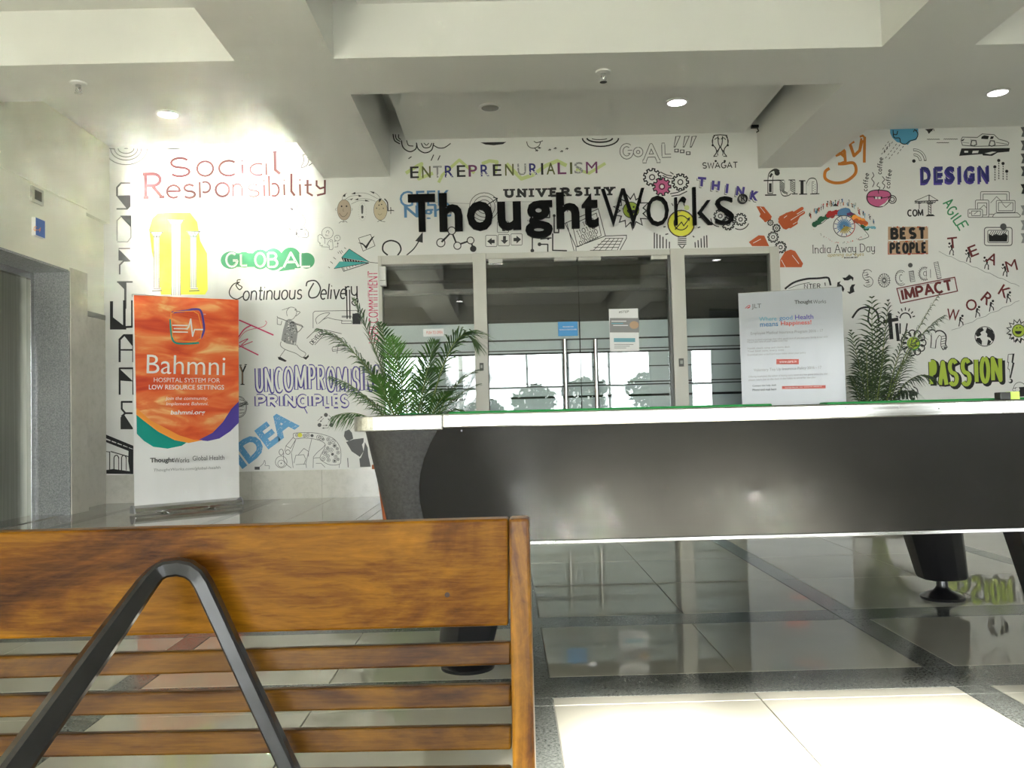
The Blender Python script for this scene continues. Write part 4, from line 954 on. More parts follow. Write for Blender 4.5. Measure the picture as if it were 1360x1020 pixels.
gear(d, 344, 262, 46, 9, lay=0, wd=7); gear(d, 494, 288, 44, 10, lay=0, wd=7); gear(d, 396, 312, 48, 9, fill='pink', lay=2, wd=6); d.disc(396, 312, 9, 'white', 5); d.build('gear_drawing', wb)
d = M(*E); rnd = random.Random(1)
o = []
for k in range(26): r = 92 if k % 2 == 0 else 62; a = 2 * PI * k / 26; o.append((236 + r * (1 if k % 2 else rnd.uniform(.8, 1.15)) * math.cos(a), 440 + r * 1.0 * math.sin(a)))
d.poly(o, 'white').line(o, 6, 'black', 1, closed=True).disc(232, 436, 42, 'lime', 2).ring(232, 436, 42, 4, 'black', 3).disc(222, 420, 5, 'black', 3).disc(246, 420, 5, 'black', 3).poly(arc(234, 436, 24, 22, 0, 180, 8), 'black', 3).poly([(226, 500), (252, 500), (240, 548)], 'black', 2)
d.build('starburst_drawing', wb)
d = M(*E); d.disc(498, 508, 70, 'gold').disc(498, 508, 66, 'yellow', 1).ring(498, 508, 71, 5, 'black', 1).ring(498, 504, 38, 5, 'black', 2, a0=20, a1=330).line([(466, 540), (500, 500), (512, 520), (540, 482)], 5, 'black', 2).poly([(526, 482), (546, 474), (542, 496)], 'black', 2)
d.rect(478, 574, 524, 620, 'white')
for k in range(5): d.line([(480, 580 + k * 10), (526, 577 + k * 10)], 5, 'black', 2)
d.line([(488, 624), (504, 640), (518, 622)], 5)
for a, b in (((414, 566), (430, 562)), ((560, 574), (568, 580)), ((586, 530), (600, 526)), ((590, 476), (606, 474)), ((404, 526), (416, 524))): d.line([a, b], 6)
d.line([(512, 402), (518, 418)], 5, 'black').line([(448, 400), (456, 414)], 4).disc(528, 424, 14, 'swash'); d.build('bulb_drawing', wb)
d = M(*E)
for x, t_ in ((356, 556), (370, 562), (386, 568), (402, 578), (420, 590), (436, 604)): d.line([(x, 640), (x, t_)], 6)
for x, t_ in ((574, 606), (590, 596), (606, 586), (622, 574), (636, 570)): d.line([(x, 636), (x - 2, t_)], 6)
d.build('bars_drawing', wb)
d = M(*E); gear(d, 706, 468, 34, 9, wd=6); gear(d, 748, 508, 34, 10, lay=0, wd=6); gear(d, 814, 486, 32, 9, wd=6); d.line(arc(700, 480, 44, 44, 90, 180, 6), 5).line(arc(810, 490, 50, 50, 20, 120, 6), 5); d.build('gear_drawing', wb)
d = M(*E)
for ch, x, y, r_ in (('T', 608, 286, 4), ('H', 682, 306, 5), ('I', 742, 322, 6), ('N', 812, 336, 8), ('K', 888, 360, 12)): d.text(ch, x - 6, y + 8, 14 if ch == 'I' else 44, 50, 'black', 0, rot=r_, bold=.05).text(ch, x - 4, y + 6, 12 if ch == 'I' else 42, 48, 'white', 1, rot=r_, bold=.05).text(ch, x, y, 14 if ch == 'I' else 44, 50, 'violet', 2, rot=r_, bold=.06)
d.build('think_lettering', wb)
# fun
d = M(*L)
d.curve([(195, 660), (195, 520), (205, 440), (250, 405), (285, 420)], 62, n=4).curve([(195, 650), (195, 520), (205, 445), (245, 420)], 46, 'white', 1, n=4).line([(195, 640), (195, 540)], 30, 'black', 2).line([(190, 470), (215, 430)], 26, 'black', 2).disc(272, 424, 30, 'black', 2).line([(120, 510), (300, 506)], 14, 'black', 2).line([(135, 674), (262, 672)], 15, 'black', 2)
def hatch(x0, x1, y0, y1, n_, sl):
    for k in range(n_):
        y = y0 + (y1 - y0) * k / n_; d.line([(x0, y), (x1, y + sl)], 9, 'black', 2)
d.line([(330, 508), (330, 600)], 56).line([(330, 510), (330, 600)], 48, 'white', 1); hatch(306, 354, 510, 630, 6, 42)
d.curve([(320, 600), (345, 665), (400, 660), (430, 630)], 40).curve([(320, 600), (345, 660), (400, 655), (430, 625)], 30, 'white', 1); hatch(330, 390, 620, 650, 2, 30)
d.line([(448, 505), (448, 655)], 56).line([(448, 508), (448, 652)], 48, 'white', 1); hatch(424, 472, 510, 640, 6, 30)
d.line([(270, 506), (350, 503)], 9).line([(400, 503), (474, 502)], 9, 'black', 2).line([(440, 662), (504, 660)], 10, 'black', 2)
d.line([(570, 512), (570, 660)], 66).line([(585, 512), (585, 656)], 30, 'white', 1).line([(520, 512), (590, 512)], 12, 'black', 2).line([(520, 664), (610, 662)], 12, 'black', 2)
d.curve([(610, 560), (640, 500), (690, 495), (712, 540), (712, 655)], 30).curve([(612, 560), (640, 506), (690, 502), (706, 540), (706, 650)], 22, 'white', 1).line([(690, 520), (690, 655)], 50, 'black', 0).line([(690, 525), (690, 652)], 42, 'white', 1).line([(645, 662), (748, 658)], 10, 'black', 2)
for k in range(8): d.disc(680 + (k % 2) * 20, 540 + k * 14, 5, 'black', 2, n=6)
d.build('fun_lettering', wb)
# hands and gears
d = M(*E); c = 'rust'
def rotrect(cx, cy, L_, wd_, ang, col=c, lay=0):
    a = math.radians(ang); u = (math.cos(a) * L_ / 2, math.sin(a) * L_ / 2); d.line([(cx - u[0], cy - u[1]), (cx + u[0], cy + u[1])], wd_, col, lay); d.disc(cx - u[0], cy - u[1], wd_ / 2, col, lay, n=10); d.disc(cx + u[0], cy + u[1], wd_ / 2, col, lay, n=10)
d.poly([(898, 416), (938, 418), (980, 470), (974, 488), (946, 500), (914, 470), (920, 458)], c); rotrect(934, 480, 40, 9, 55); d.line([(918, 420), (944, 452)], 3, 'white', 1)
d.poly([(1020, 470), (1060, 450), (1090, 440), (1130, 470), (1110, 510), (1056, 540), (1040, 535), (1014, 500)], c); rotrect(1108, 448, 76, 18, -32); rotrect(1118, 468, 70, 18, -32); rotrect(1040, 470, 48, 14, -35); rotrect(1094, 516, 40, 14, -32)
d.line([(1150, 446), (1080, 490)], 3, 'white', 1).line([(1060, 466), (1044, 478)], 3, 'white', 1).line([(1112, 500), (1092, 512)], 3, 'white', 1)
d.poly([(876, 628), (858, 606), (910, 570), (940, 572), (966, 628)], c).line([(880, 612), (922, 590)], 3, 'white', 1)
d.poly([(1024, 700), (1050, 656), (1080, 646), (1104, 654), (1146, 720), (1138, 740), (1024, 740)], c).line([(1030, 700), (1052, 740)], 3, 'white', 1).line([(1088, 676), (1124, 722)], 3, 'white', 1)
gear(d, 972, 504, 15, 8, lay=2, wd=4); gear(d, 1004, 532, 20, 9, lay=2, wd=5); gear(d, 986, 580, 28, 10, lay=2, wd=5); gear(d, 1026, 634, 30, 10, lay=2, wd=6)
d.build('hands_drawing', wb)
# orange script
d = M(*F); c = 'orange'
d.curve([(262, 270), (238, 290), (240, 330), (290, 352), (350, 345), (400, 310), (412, 275), (395, 240), (340, 245), (310, 245)], 17, c, n=6).line([(316, 246), (352, 232), (348, 172)], 14, c).line([(346, 172), (352, 240)], 16, c).line([(296, 198), (326, 186), (350, 206)], 18, c).line([(330, 180), (350, 165)], 12, c)
d.line([(376, 128), (400, 200), (432, 170), (446, 110)], 17, c).line([(376, 132), (402, 120)], 12, c).line([(460, 92), (458, 238)], 16, c).line([(432, 92), (450, 86), (462, 100)], 12, c).line([(430, 172), (442, 100)], 12, c); d.build('script_lettering', wb)
# cloud, coffee
d = M(*F)
o = [(604, 50), (762, 46), (764, 80), (752, 110), (720, 118), (704, 138), (668, 128), (642, 122), (616, 96), (604, 70)]
d.poly(o, 'sky').curve([(620, 54), (626, 96), (656, 100), (664, 126), (690, 134), (716, 116), (750, 104), (760, 74), (740, 50)], 5, 'black', 1).curve([(620, 76), (640, 80), (646, 60)], 5, 'black', 1).curve([(736, 66), (742, 54), (756, 58)], 5, 'black', 1)
for x0, y0, n_ in ((618, 120, 4), (604, 128, 4), (590, 152, 2), (640, 132, 5), (660, 136, 5), (680, 144, 3), (596, 118, 3)):
    for k in range(n_): d.line([(x0 - k * 14, y0 + k * 18), (x0 - k * 14 - 7, y0 + k * 18 + 10)], 3)
d.build('cloud_drawing', wb)
d = M(*F)
d.poly([(472, 430), (490, 402), (536, 393), (590, 400), (608, 420), (600, 450), (570, 480), (540, 490), (506, 480), (480, 460)], 'pink').curve([(472, 432), (490, 402), (536, 393), (590, 400), (608, 424), (596, 458), (560, 486), (520, 486), (484, 466)], 5, 'black', 1, closed=True).line([(474, 432), (510, 430), (560, 438), (606, 430)], 4, 'black', 1).poly([(510, 430), (560, 430), (556, 444), (516, 444)], 'black', 1).rect(518, 432, 532, 444, 'white', 2).rect(536, 432, 550, 444, 'white', 2)
d.ring(616, 446, 22, 5).ring(616, 446, 12, 4).poly([(540, 486), (575, 466), (596, 440), (590, 462), (566, 484)], 'white', 2)
for q in ([(504, 292), (512, 312), (500, 330), (514, 352), (504, 376)], [(540, 350), (530, 368), (546, 380), (536, 394)], [(560, 316), (572, 334), (560, 352), (574, 368), (564, 388)], [(536, 394), (540, 414)]): d.curve(q, 4)
d.pen('coffee', 466, 348, 100, 26, 4, rot=-84).pen('coffee', 546, 256, 92, 26, 4, rot=-84).pen('coffee', 594, 330, 104, 26, 4, rot=-84); d.build('coffee_drawing', wb)
d = M(*F); d.disc(738, 229, 10)
for r in (34, 62): d.ring(740, 228, r, 14, 'black', a0=-95, a1=0).ring(740, 228, r, 8, 'white', 1, a0=-93, a1=-4)
d.build('signal_drawing', wb)
d = M(*F); d.poly([(800, 50), (850, 46), (838, 60), (822, 76), (814, 60)]).line([(838, 48), (842, 62)], 3).line([(850, 48), (852, 60)], 3); d.build('scribble_drawing', wb)
# car and base
d = M(*F)
for a, b in (((812, 108), (884, 106)), ((906, 107), (986, 105)), ((866, 127), (936, 125))): d.line([(a[0] + (b[0] - a[0]) * k / 14, a[1] - (k % 2) * 3) for k in range(15)], 3)
d.line([(1004, 112), (1012, 94), (1096, 96), (1124, 76), (1190, 80), (1218, 106), (1262, 118), (1274, 126), (1270, 140), (1200, 144), (1080, 146), (1012, 140), (1004, 112)], 4, 'grey').poly([(1120, 92), (1134, 84), (1162, 88), (1156, 106), (1118, 104)]).poly([(1172, 90), (1190, 90), (1184, 104), (1168, 106)]).poly([(1004, 112), (1026, 102), (1014, 118)])
for x, y in ((1074, 126), (1178, 128)): d.line([(x - 16, y + 12), (x - 8, y - 14), (x + 14, y - 12), (x + 18, y + 10), (x, y + 18)], 6, 'grey', 0, True)
d.line([(1060, 104), (1060, 140)], 2, 'grey').line([(1012, 124), (1050, 128)], 2, 'grey').line([(1200, 124), (1266, 134)], 3, 'grey')
d.poly([(1006, 158), (1280, 156), (1276, 176), (1210, 182), (1180, 200), (1128, 198), (1124, 190), (994, 200)]).rect(1022, 172, 1044, 182, 'white', 1).poly([(1070, 172), (1104, 170), (1100, 184), (1066, 186)], 'white', 1).poly([(1136, 186), (1180, 176), (1204, 178), (1168, 192)], 'white', 1); d.build('car_drawing', wb)
# DESIGN etc
d = M(*F)
for ch, x, w_ in (('D', 806, 54), ('E', 878, 48), ('S', 942, 54), ('I', 997, 16), ('G', 1052, 58), ('N', 1132, 60)): d.text(ch, x - 6, 318 - (x - 806) * .02, w_, 96, 'bviolet', 0, bold=.035).text(ch, x, 308 - (x - 806) * .02, w_, 92, 'navy', 1, bold=.04)
for x in (792, 866, 1040, 1116): d.line([(x, 280), (x, 340)], 3, 'lgrey', 2)
d.build('design_lettering', wb)
d = M(*F)
for x, y in ((1195, 262), (1217, 226), (1241, 243), (1262, 287)):
    d.disc(x, y, 9); yy = y + 12
    while yy < 336: d.line([(x, yy), (x + 1, yy + 9)], 5); yy += 14
d.build('pins_drawing', wb)
d = M(*F)
d.line([(742, 456), (824, 420), (876, 452)], 3).line([(742, 458), (876, 452)], 5).line([(742, 466), (860, 462)], 4).line([(824, 422), (824, 452)], 5)
for k in range(8): d.line([(748 + k * 15, 466), (756 + k * 15, 456)], 3)
for x in (820, 834): d.line([(x, 456), (x, 532)], 4)
for k in range(5): d.line([(820, 470 + k * 14), (834, 480 + k * 14)], 3)
d.poly([(804, 542), (812, 532), (846, 530), (858, 540)]).line([(768, 466), (768, 500)], 4).rect(760, 462, 778, 470).rect(812, 462, 846, 472, 'grey'); d.build('crane_drawing', wb)
M(*F).pen('COM', 746, 522, 84, 34, 7.5).build('crane_lettering', wb)
d = M(*F)
for ch, x, y, r_ in (('A', 934, 466, 60), ('G', 954, 510, 62), ('I', 968, 540, 62), ('L', 992, 566, 66), ('E', 1014, 594, 70)): d.pen(ch, x, y, 34 if ch != 'I' else 3, 56, 8, 'green', rot=r_ - 10)
d.build('agile_lettering', wb)
d = M(*F); g = 'grey'
def rr(x0, y0, x1, y1, r, wd=3.5, lay=1, fill='white'):
    o = arc(x1 - r, y0 + r, r, r, -90, 0, 4) + arc(x1 - r, y1 - r, r, r, 0, 90, 4) + arc(x0 + r, y1 - r, r, r, 90, 180, 4) + arc(x0 + r, y0 + r, r, r, 180, 270, 4)
    d.poly(o, fill, lay - 1).line(o, wd, g, lay, closed=True)
rr(1114, 402, 1276, 546, 8); rr(1128, 416, 1262, 530, 2); rr(1084, 450, 1160, 546, 8, lay=3); rr(1096, 466, 1148, 534, 2, lay=3); rr(1042, 502, 1124, 548, 8, lay=5); rr(1062, 512, 1112, 538, 2, lay=5); rr(1202, 452, 1308, 520, 6, lay=3); rr(1214, 464, 1296, 510, 2, lay=3)
d.poly([(1180, 542), (1196, 524), (1320, 522), (1338, 538), (1334, 546), (1184, 548)], 'white', 4).line([(1180, 542), (1196, 524), (1320, 522), (1338, 538), (1334, 546), (1184, 548), (1180, 542)], 3.5, g, 5)
d.line([(1170, 466), (1204, 430), (1236, 462)], 3, g, 2).line([(1106, 502), (1132, 478), (1146, 494)], 3, g, 4).line([(1236, 470), (1256, 492), (1284, 468)], 3, g, 4).line([(1076, 530), (1096, 514)], 3, g, 6).disc(1052, 524, 4, g, 6, n=8); d.build('devices_drawing', wb)
# eye
d = M(*P); rnd = random.Random(11)
blobs = [('dgreen', 290, 450, 460, 340, 60), ('red', 450, 340, 620, 300, 70), ('steelblue', 620, 310, 690, 300, 100), ('plum', 690, 320, 770, 330, 40), ('leafgreen', 730, 340, 790, 350, 34), ('borange', 770, 370, 900, 430, 60), ('rust', 780, 400, 910, 440, 50), ('dgreen', 860, 460, 920, 500, 40), ('cyan', 900, 480, 1010, 480, 30)]
for c, x0, y0, x1, y1, h_ in blobs:
    for k in range(11):
        t_ = k / 10; x, y = x0 + (x1 - x0) * t_, y0 + (y1 - y0) * t_; d.disc(x + rnd.uniform(-8, 8), y - rnd.uniform(0, h_) * .4, h_ * rnd.uniform(.32, .60), c, 0, n=9)
for k in range(70):
    t_ = rnd.random(); x = 220 + 800 * t_; y = 430 - 260 * math.sin(PI * (.12 + t_ * .80)) + rnd.uniform(-24, 26) + (40 if t_ > .7 else 0)
    c = rnd.choice(['black', 'black', 'red', 'skin', 'dgreen', 'steelblue', 'rust', 'cyan']); d.line([(x, y + 22), (x + rnd.uniform(-10, 10), y - 10)], rnd.uniform(4, 10), c, 1).disc(x, y - 16, rnd.uniform(3, 9), c, 1, n=7)
d.poly([(500, 215), (540, 182), (580, 218)], 'black', 1).poly([(812, 300), (826, 246), (840, 330)], 'red', 1)
d.curve([(300, 452), (380, 420), (470, 350), (600, 330), (740, 380), (830, 450), (900, 520), (940, 580), (880, 610), (820, 625)], 7, 'grey', 1)
d.disc(642, 458, 132, 'black', 2, n=28).disc(642, 458, 124, 'white', 3, n=28)
for k in range(24):
    a = math.radians(k * 15); c = 'gold' if 0 < (k * 15) < 130 else 'steelblue'
    d.line([(642 + 14 * math.cos(a), 458 + 14 * math.sin(a)), (642 + 88 * math.cos(a), 458 + 88 * math.sin(a))], 13, c, 4).line([(642 + 90 * math.cos(a), 458 + 90 * math.sin(a)), (642 + 120 * math.cos(a), 458 + 120 * math.sin(a))], 8, 'navy' if k % 2 else 'white', 4)
d.line(arc(642, 458, 128, 128, -60, 80, 12), 9, 'red', 4).disc(642, 458, 12, 'grey', 5)
for k in range(34):
    t_ = rnd.random(); x = 270 + 640 * t_; y = 490 + 170 * math.sin(PI * t_ * .9) + rnd.uniform(-10, 10); d.line([(x, y), (x + rnd.uniform(-14, 14), y + rnd.uniform(-12, 12))], 5, rnd.choice(['grey', 'black', 'red', 'salmon']), 1)
d.build('eye_drawing', wb)
d = M(*P); d.pen('India Away Day', 640, 738, 740, 122, 8, rot=-1.45, serif=.09, sw=5); d.pen('opening our eyes', 664, 806, 430, 48, 5, 'gold', shear=.2).pen('BANGALORE 2017', 725, 835, 160, 12, 4.5); d.build('away_day_lettering', wb)
d = M(*F); d.rect(592, 600, 818, 756, 'tan')
for k in range(30): rnd = random.Random(k); d.disc(592 + rnd.random() * 226, rnd.choice((602, 754, 682)), rnd.uniform(3, 7), rnd.choice(('white', 'rust')), 1, n=7)
d.pen('BEST', 706, 638, 186, 52, 17, 'black', 2, rot=-1, serif=.14, sw=12, gap=.42).pen('PEOPLE', 706, 720, 198, 52, 14, 'black', 2, rot=-1, serif=.12, sw=9, gap=.38).line([(592, 690), (592, 756), (818, 750)], 3, 'red', 2).line([(594, 678), (818, 672)], 7, 'white', 1); d.build('people_lettering', wb)
d = M(*F); g = 'grey'; rr(1136, 604, 1292, 706, 14, 5, 1); rr(1154, 620, 1270, 690, 8, 4, 3); d.poly([(1158, 640), (1180, 652), (1200, 640), (1222, 650), (1250, 636), (1266, 650), (1262, 684), (1160, 684)], 'black', 4)
for k in range(8): d.line([(1160 + k * 12, 650), (1176 + k * 12, 624)], 4, 'grey', 4)
d.disc(1241, 600, 18, 'grey', 5); d.build('screen_drawing', wb)
# TEAM WORK
def climber(d, x, y, s=1.0):
    d.disc(x - 12 * s, y - 34 * s, 7 * s); d.line([(x - 2 * s, y - 26 * s), (x + 4 * s, y)], 11 * s).line([(x + 2 * s, y), (x - 8 * s, y + 14 * s), (x - 12 * s, y + 34 * s)], 5.5 * s).line([(x + 2 * s, y), (x + 12 * s, y + 14 * s), (x + 10 * s, y + 36 * s), (x + 16 * s, y + 36 * s)], 5.5 * s).line([(x - 2 * s, y - 22 * s), (x - 14 * s, y - 10 * s), (x - 20 * s, y - 18 * s)], 4.5 * s)
d = M(*F)
for ch, x, y, w_, r_ in (('T', 956, 690, 56, -6), ('E', 1072, 736, 50, 28 - 50), ('A', 1180, 780, 60, 24), ('M', 1288, 820, 62, -14)): d.text(ch, x, y, w_, 62, 'dred', 1, rot=r_, bold=.01)
for x, y in ((950, 726), (1046, 766), (1148, 806), (1252, 846)): climber(d, x, y, .92)
d.line([(878 + k * 24, 738 + k * 10.3 + (k % 3) * 3) for k in range(20)], 2.4, 'lgrey'); d.build('team_lettering', wb)
d = M(*G_)
for ch, x, y, w_, r_ in (('W', 958, 332, 70, 6), ('O', 1062, 276, 62, 0), ('R', 1152, 240, 54, 40), ('K', 1250, 200, 56, 32)): d.text(ch, x, y, w_, 64, 'dred', 1, rot=r_, bold=.01)
for x, y in ((1002, 364), (1096, 314), (1174, 280), (1270, 232)): d.disc(x + 10, y - 26, 7); d.line([(x, y - 20), (x - 4, y + 2)], 11).line([(x - 4, y), (x - 10, y + 34)], 5.5).line([(x - 2, y), (x + 12, y + 12), (x + 14, y + 28)], 5.5).line([(x, y - 16), (x + 14, y - 6)], 4.5)
d.line([(950 + k * 24, 418 - k * 10.6 + (k % 3) * 4) for k in range(17)], 2.4, 'lgrey'); d.build('work_lettering', wb)
# globe, sun
d = M(*G_); d.disc(1138, 454, 57, 'black', 0, n=28).disc(1138, 454, 53, 'white', 1, n=28)
for o in ([(1086, 440), (1100, 414), (1124, 404), (1132, 420), (1112, 432), (1118, 446), (1100, 456), (1090, 452)], [(1092, 462), (1110, 462), (1122, 480), (1120, 502), (1100, 490), (1088, 476)], [(1150, 404), (1180, 420), (1192, 450), (1188, 480), (1176, 478), (1168, 462), (1150, 456), (1152, 440), (1142, 430)], [(1156, 470), (1174, 482), (1164, 500), (1150, 504)]): d.poly(o, 'black', 2)
d.build('globe_drawing', wb)
d = M(*G_); o = []
for k in range(26): r = 66 if k % 2 == 0 else 44; a = 2 * PI * k / 26; o.append((1326 + r * math.cos(a), 422 + r * math.sin(a)))
d.poly([(x + 7, y + 8) for x, y in o]).poly(o, 'white', 1).line(o, 5, 'black', 2, closed=True).disc(1328, 422, 38, 'lime', 3).ring(1328, 422, 36, 4, 'black', 4).poly(arc(1326, 424, 20, 18, 0, 180, 8), 'black', 4).disc(1318, 406, 4, 'black', 4, n=8).disc(1336, 404, 4, 'black', 4, n=8); d.build('sun_drawing', wb)
d = M(*G_)
for k in range(3):
    a = math.radians(-90 + 120 * k); c_, s_ = math.cos(a), math.sin(a); f = lambda u, v: (360 + u * -s_ + v * c_, 162 + u * c_ + v * s_)
    d.poly([f(-26, 40), f(-6, 40), f(12, 56), f(26, 34), f(6, 24), f(-14, 24)]).poly([f(10, 60), f(34, 20), f(38, 40)])
d.build('recycle_drawing', wb)
d = M(*G_); d.curve([(10, 186), (60, 150), (130, 130), (200, 126), (250, 122), (262, 140), (268, 166)], 11).curve([(30, 184), (90, 162), (150, 150)], 3).pen('NTER', 165, 170, 90, 24, 4).line([(236, 150), (238, 168)], 5); d.build('tv_drawing', wb)
# Social outline, IMPACT
d = M(*G_)
for ch, x, y, w_, h_ in (('S', 478, 126, 54, 96), ('o', 570, 138, 60, 74), ('c', 662, 124, 54, 84), ('i', 728, 116, 4, 60), ('a', 800, 100, 60, 70), ('l', 874, 84, 6, 96)):
    if ch == 'i': d.disc(718, 52, 13, 'grey').line([(722, 84), (732, 146)], 28, 'grey').line([(722, 87), (732, 143)], 22, 'white', 1)
    elif ch == 'l': d.line([(862, 34), (882, 128)], 26, 'grey').line([(862, 37), (882, 125)], 20, 'white', 1)
    else: d.pen(ch, x, y, w_ - 20, h_ - 22, 27, 'grey').pen(ch, x, y, w_ - 20, h_ - 22, 20, 'white', 1)
for k in range(16): a = 2 * PI * k / 16; d.line([(570 + 6 * math.cos(a), 138 + 6 * math.sin(a)), (570 + 36 * math.cos(a), 138 + 40 * math.sin(a))], 3, 'grey', 2)
for k in range(9): d.line([(854 + k * 2, 46 + k * 10), (874 + k * 2, 42 + k * 10)], 2.5, 'grey', 2).line([(714, 90 + k * 6), (738, 86 + k * 6)], 2.5, 'grey', 2)
for k in range(14): a = math.radians(60 + k * 18); d.line([(796 + 20 * math.cos(a), 100 + 24 * math.sin(a)), (796 + 36 * math.cos(a), 100 + 42 * math.sin(a))], 2.5, 'grey', 2); d.disc(662 + 26 * math.cos(a), 124 + 34 * math.sin(a), 3, 'grey', 2, n=6)
for k in range(7): d.line([(450 + k * 3, 82 + k * 14), (474 + k * 3, 78 + k * 14)], 3, 'grey', 2)
d.build('outline_lettering', wb)
d = M(*G_); d.line([(642, 184), (968, 120), (984, 198), (664, 266)], 6, 'dred', 0, True).line([(650, 192), (962, 130)], 2, 'dred').pen('IMPACT', 812, 192, 282, 56, 14, 'dred', rot=-11.5); d.build('impact_lettering', wb)
# innovation: arch, t, i, flower o, n
d = M(*G_); d.curve([(390, 350), (430, 300), (490, 290), (530, 320), (540, 370)], 11).curve([(490, 290), (480, 360), (500, 400)], 9).line([(600, 322), (612, 470)], 22).line([(566, 372), (650, 356)], 20).line([(640, 380), (650, 480)], 18)
d.ring(690, 352, 30, 7, a0=180, a1=360)
for k in range(7): a = math.radians(195 + k * 25); d.line([(690 + 42 * math.cos(a), 356 + 48 * math.sin(a)), (690 + 56 * math.cos(a), 356 + 66 * math.sin(a))], 6)
d.line([(660, 380), (660, 440)], 8).line([(700, 380), (690, 440)], 8); d.build('idea_arch_drawing', wb)
d = M(*G_)
for k in range(11): a = 2 * PI * k / 11; d.ring(736 + 52 * math.cos(a), 490 + 54 * math.sin(a), 19, 6, n=12)
d.disc(736, 492, 40, 'white', 1).disc(736, 494, 38, 'leafgreen', 2).disc(734, 492, 34, 'lime', 3).disc(726, 482, 5, 'black', 4, n=8).disc(750, 480, 5, 'black', 4, n=8).line(arc(736, 498, 16, 12, 10, 170, 7), 5, 'black', 4); d.build('flower_drawing', wb)
d = M(*G_); d.curve([(826, 440), (846, 432), (850, 470), (846, 520)], 32).curve([(826, 440), (846, 432), (850, 470), (846, 518)], 22, 'white', 1).curve([(850, 470), (876, 434), (906, 450), (904, 500), (916, 524)], 32).curve([(852, 470), (876, 436), (904, 452), (902, 500), (914, 520)], 22, 'white', 1)
for k in range(5): d.line([(890, 456 + k * 14), (918, 450 + k * 14)], 3, 'black', 2)
d.disc(836, 442, 3, 'black', 3, n=6).disc(914, 520, 9, 'grey', 2); d.build('doodle_letter', wb)
# PASSION!
d = M(*G_)
lt = (('P', 846, 660, 46, 150), ('A', 902, 664, 60, 150), ('S', 960, 658, 62, 158), ('S', 1032, 656, 62, 162), ('I', 1090, 648, 22, 150), ('O', 1138, 644, 62, 158), ('N', 1204, 640, 66, 146))
for ch, x, y, w_, h_ in lt: d.pen(ch, x + 12, y + 10, w_ - 26, h_ - 26, 36, 'black', 0).pen(ch, x, y, w_ - 24, h_ - 24, 30, 'black', 1).pen(ch, x, y, w_ - 24, h_ - 24, 22, 'lime', 2)
d.build('passion_lettering', wb)
d = M(*G_); d.poly([(1280, 556), (1306, 550), (1298, 600), (1306, 604), (1286, 690), (1278, 690)]).poly([(1270, 556), (1296, 553), (1290, 600), (1296, 606), (1280, 680), (1276, 640), (1268, 636), (1272, 600), (1266, 600)], 'white', 1).line([(1270, 556), (1296, 553), (1290, 600), (1296, 606), (1280, 680), (1276, 640), (1268, 636), (1272, 600), (1266, 600), (1270, 556)], 3.5, 'black', 2).disc(1284, 706, 13).disc(1278, 704, 8, 'white', 1); d.build('exclamation_drawing', wb)
d = M(*G_); d.curve([(470, 770), (500, 700), (560, 686), (612, 700), (600, 750), (560, 780), (590, 810)], 17).pen('me', 700, 786, 92, 46, 13).pen('o', 616, 800, 30, 36, 9)
d.curve([(736, 738), (756, 752), (762, 778)], 6).curve([(724, 748), (740, 760), (746, 776)], 5); d.build('awesome_lettering', wb)
d = M(1260, 440, 10.2); d.line(arc(960, 780, 84, 90, 180, 360, 12), 7).poly([(900, 760), (1060, 750), (1060, 880), (910, 890)]).disc(930, 790, 30, 'white', 1).ring(884, 790, 20, 6).line([(930, 770), (970, 740)], 6, 'white', 2).line([(900, 880), (900, 960)], 6).line([(1040, 880), (1040, 960)], 6); d.build('robot_drawing', wb)
# black lettering column at the right edge
d = M(*F); rnd = random.Random(21)
for y, c in ((64, 'grey'), (140, 'grey'), (214, 'grey'), (286, 'grey'), (386, 'black'), (506, 'lgrey'), (590, 'lgrey'), (664, 'lgrey')):
    d.poly([(1340, y - 26), (1400, y - 30), (1400, y + 30), (1344, y + 28), (1354, y)], c)
d.build('vertical_lettering', wb)

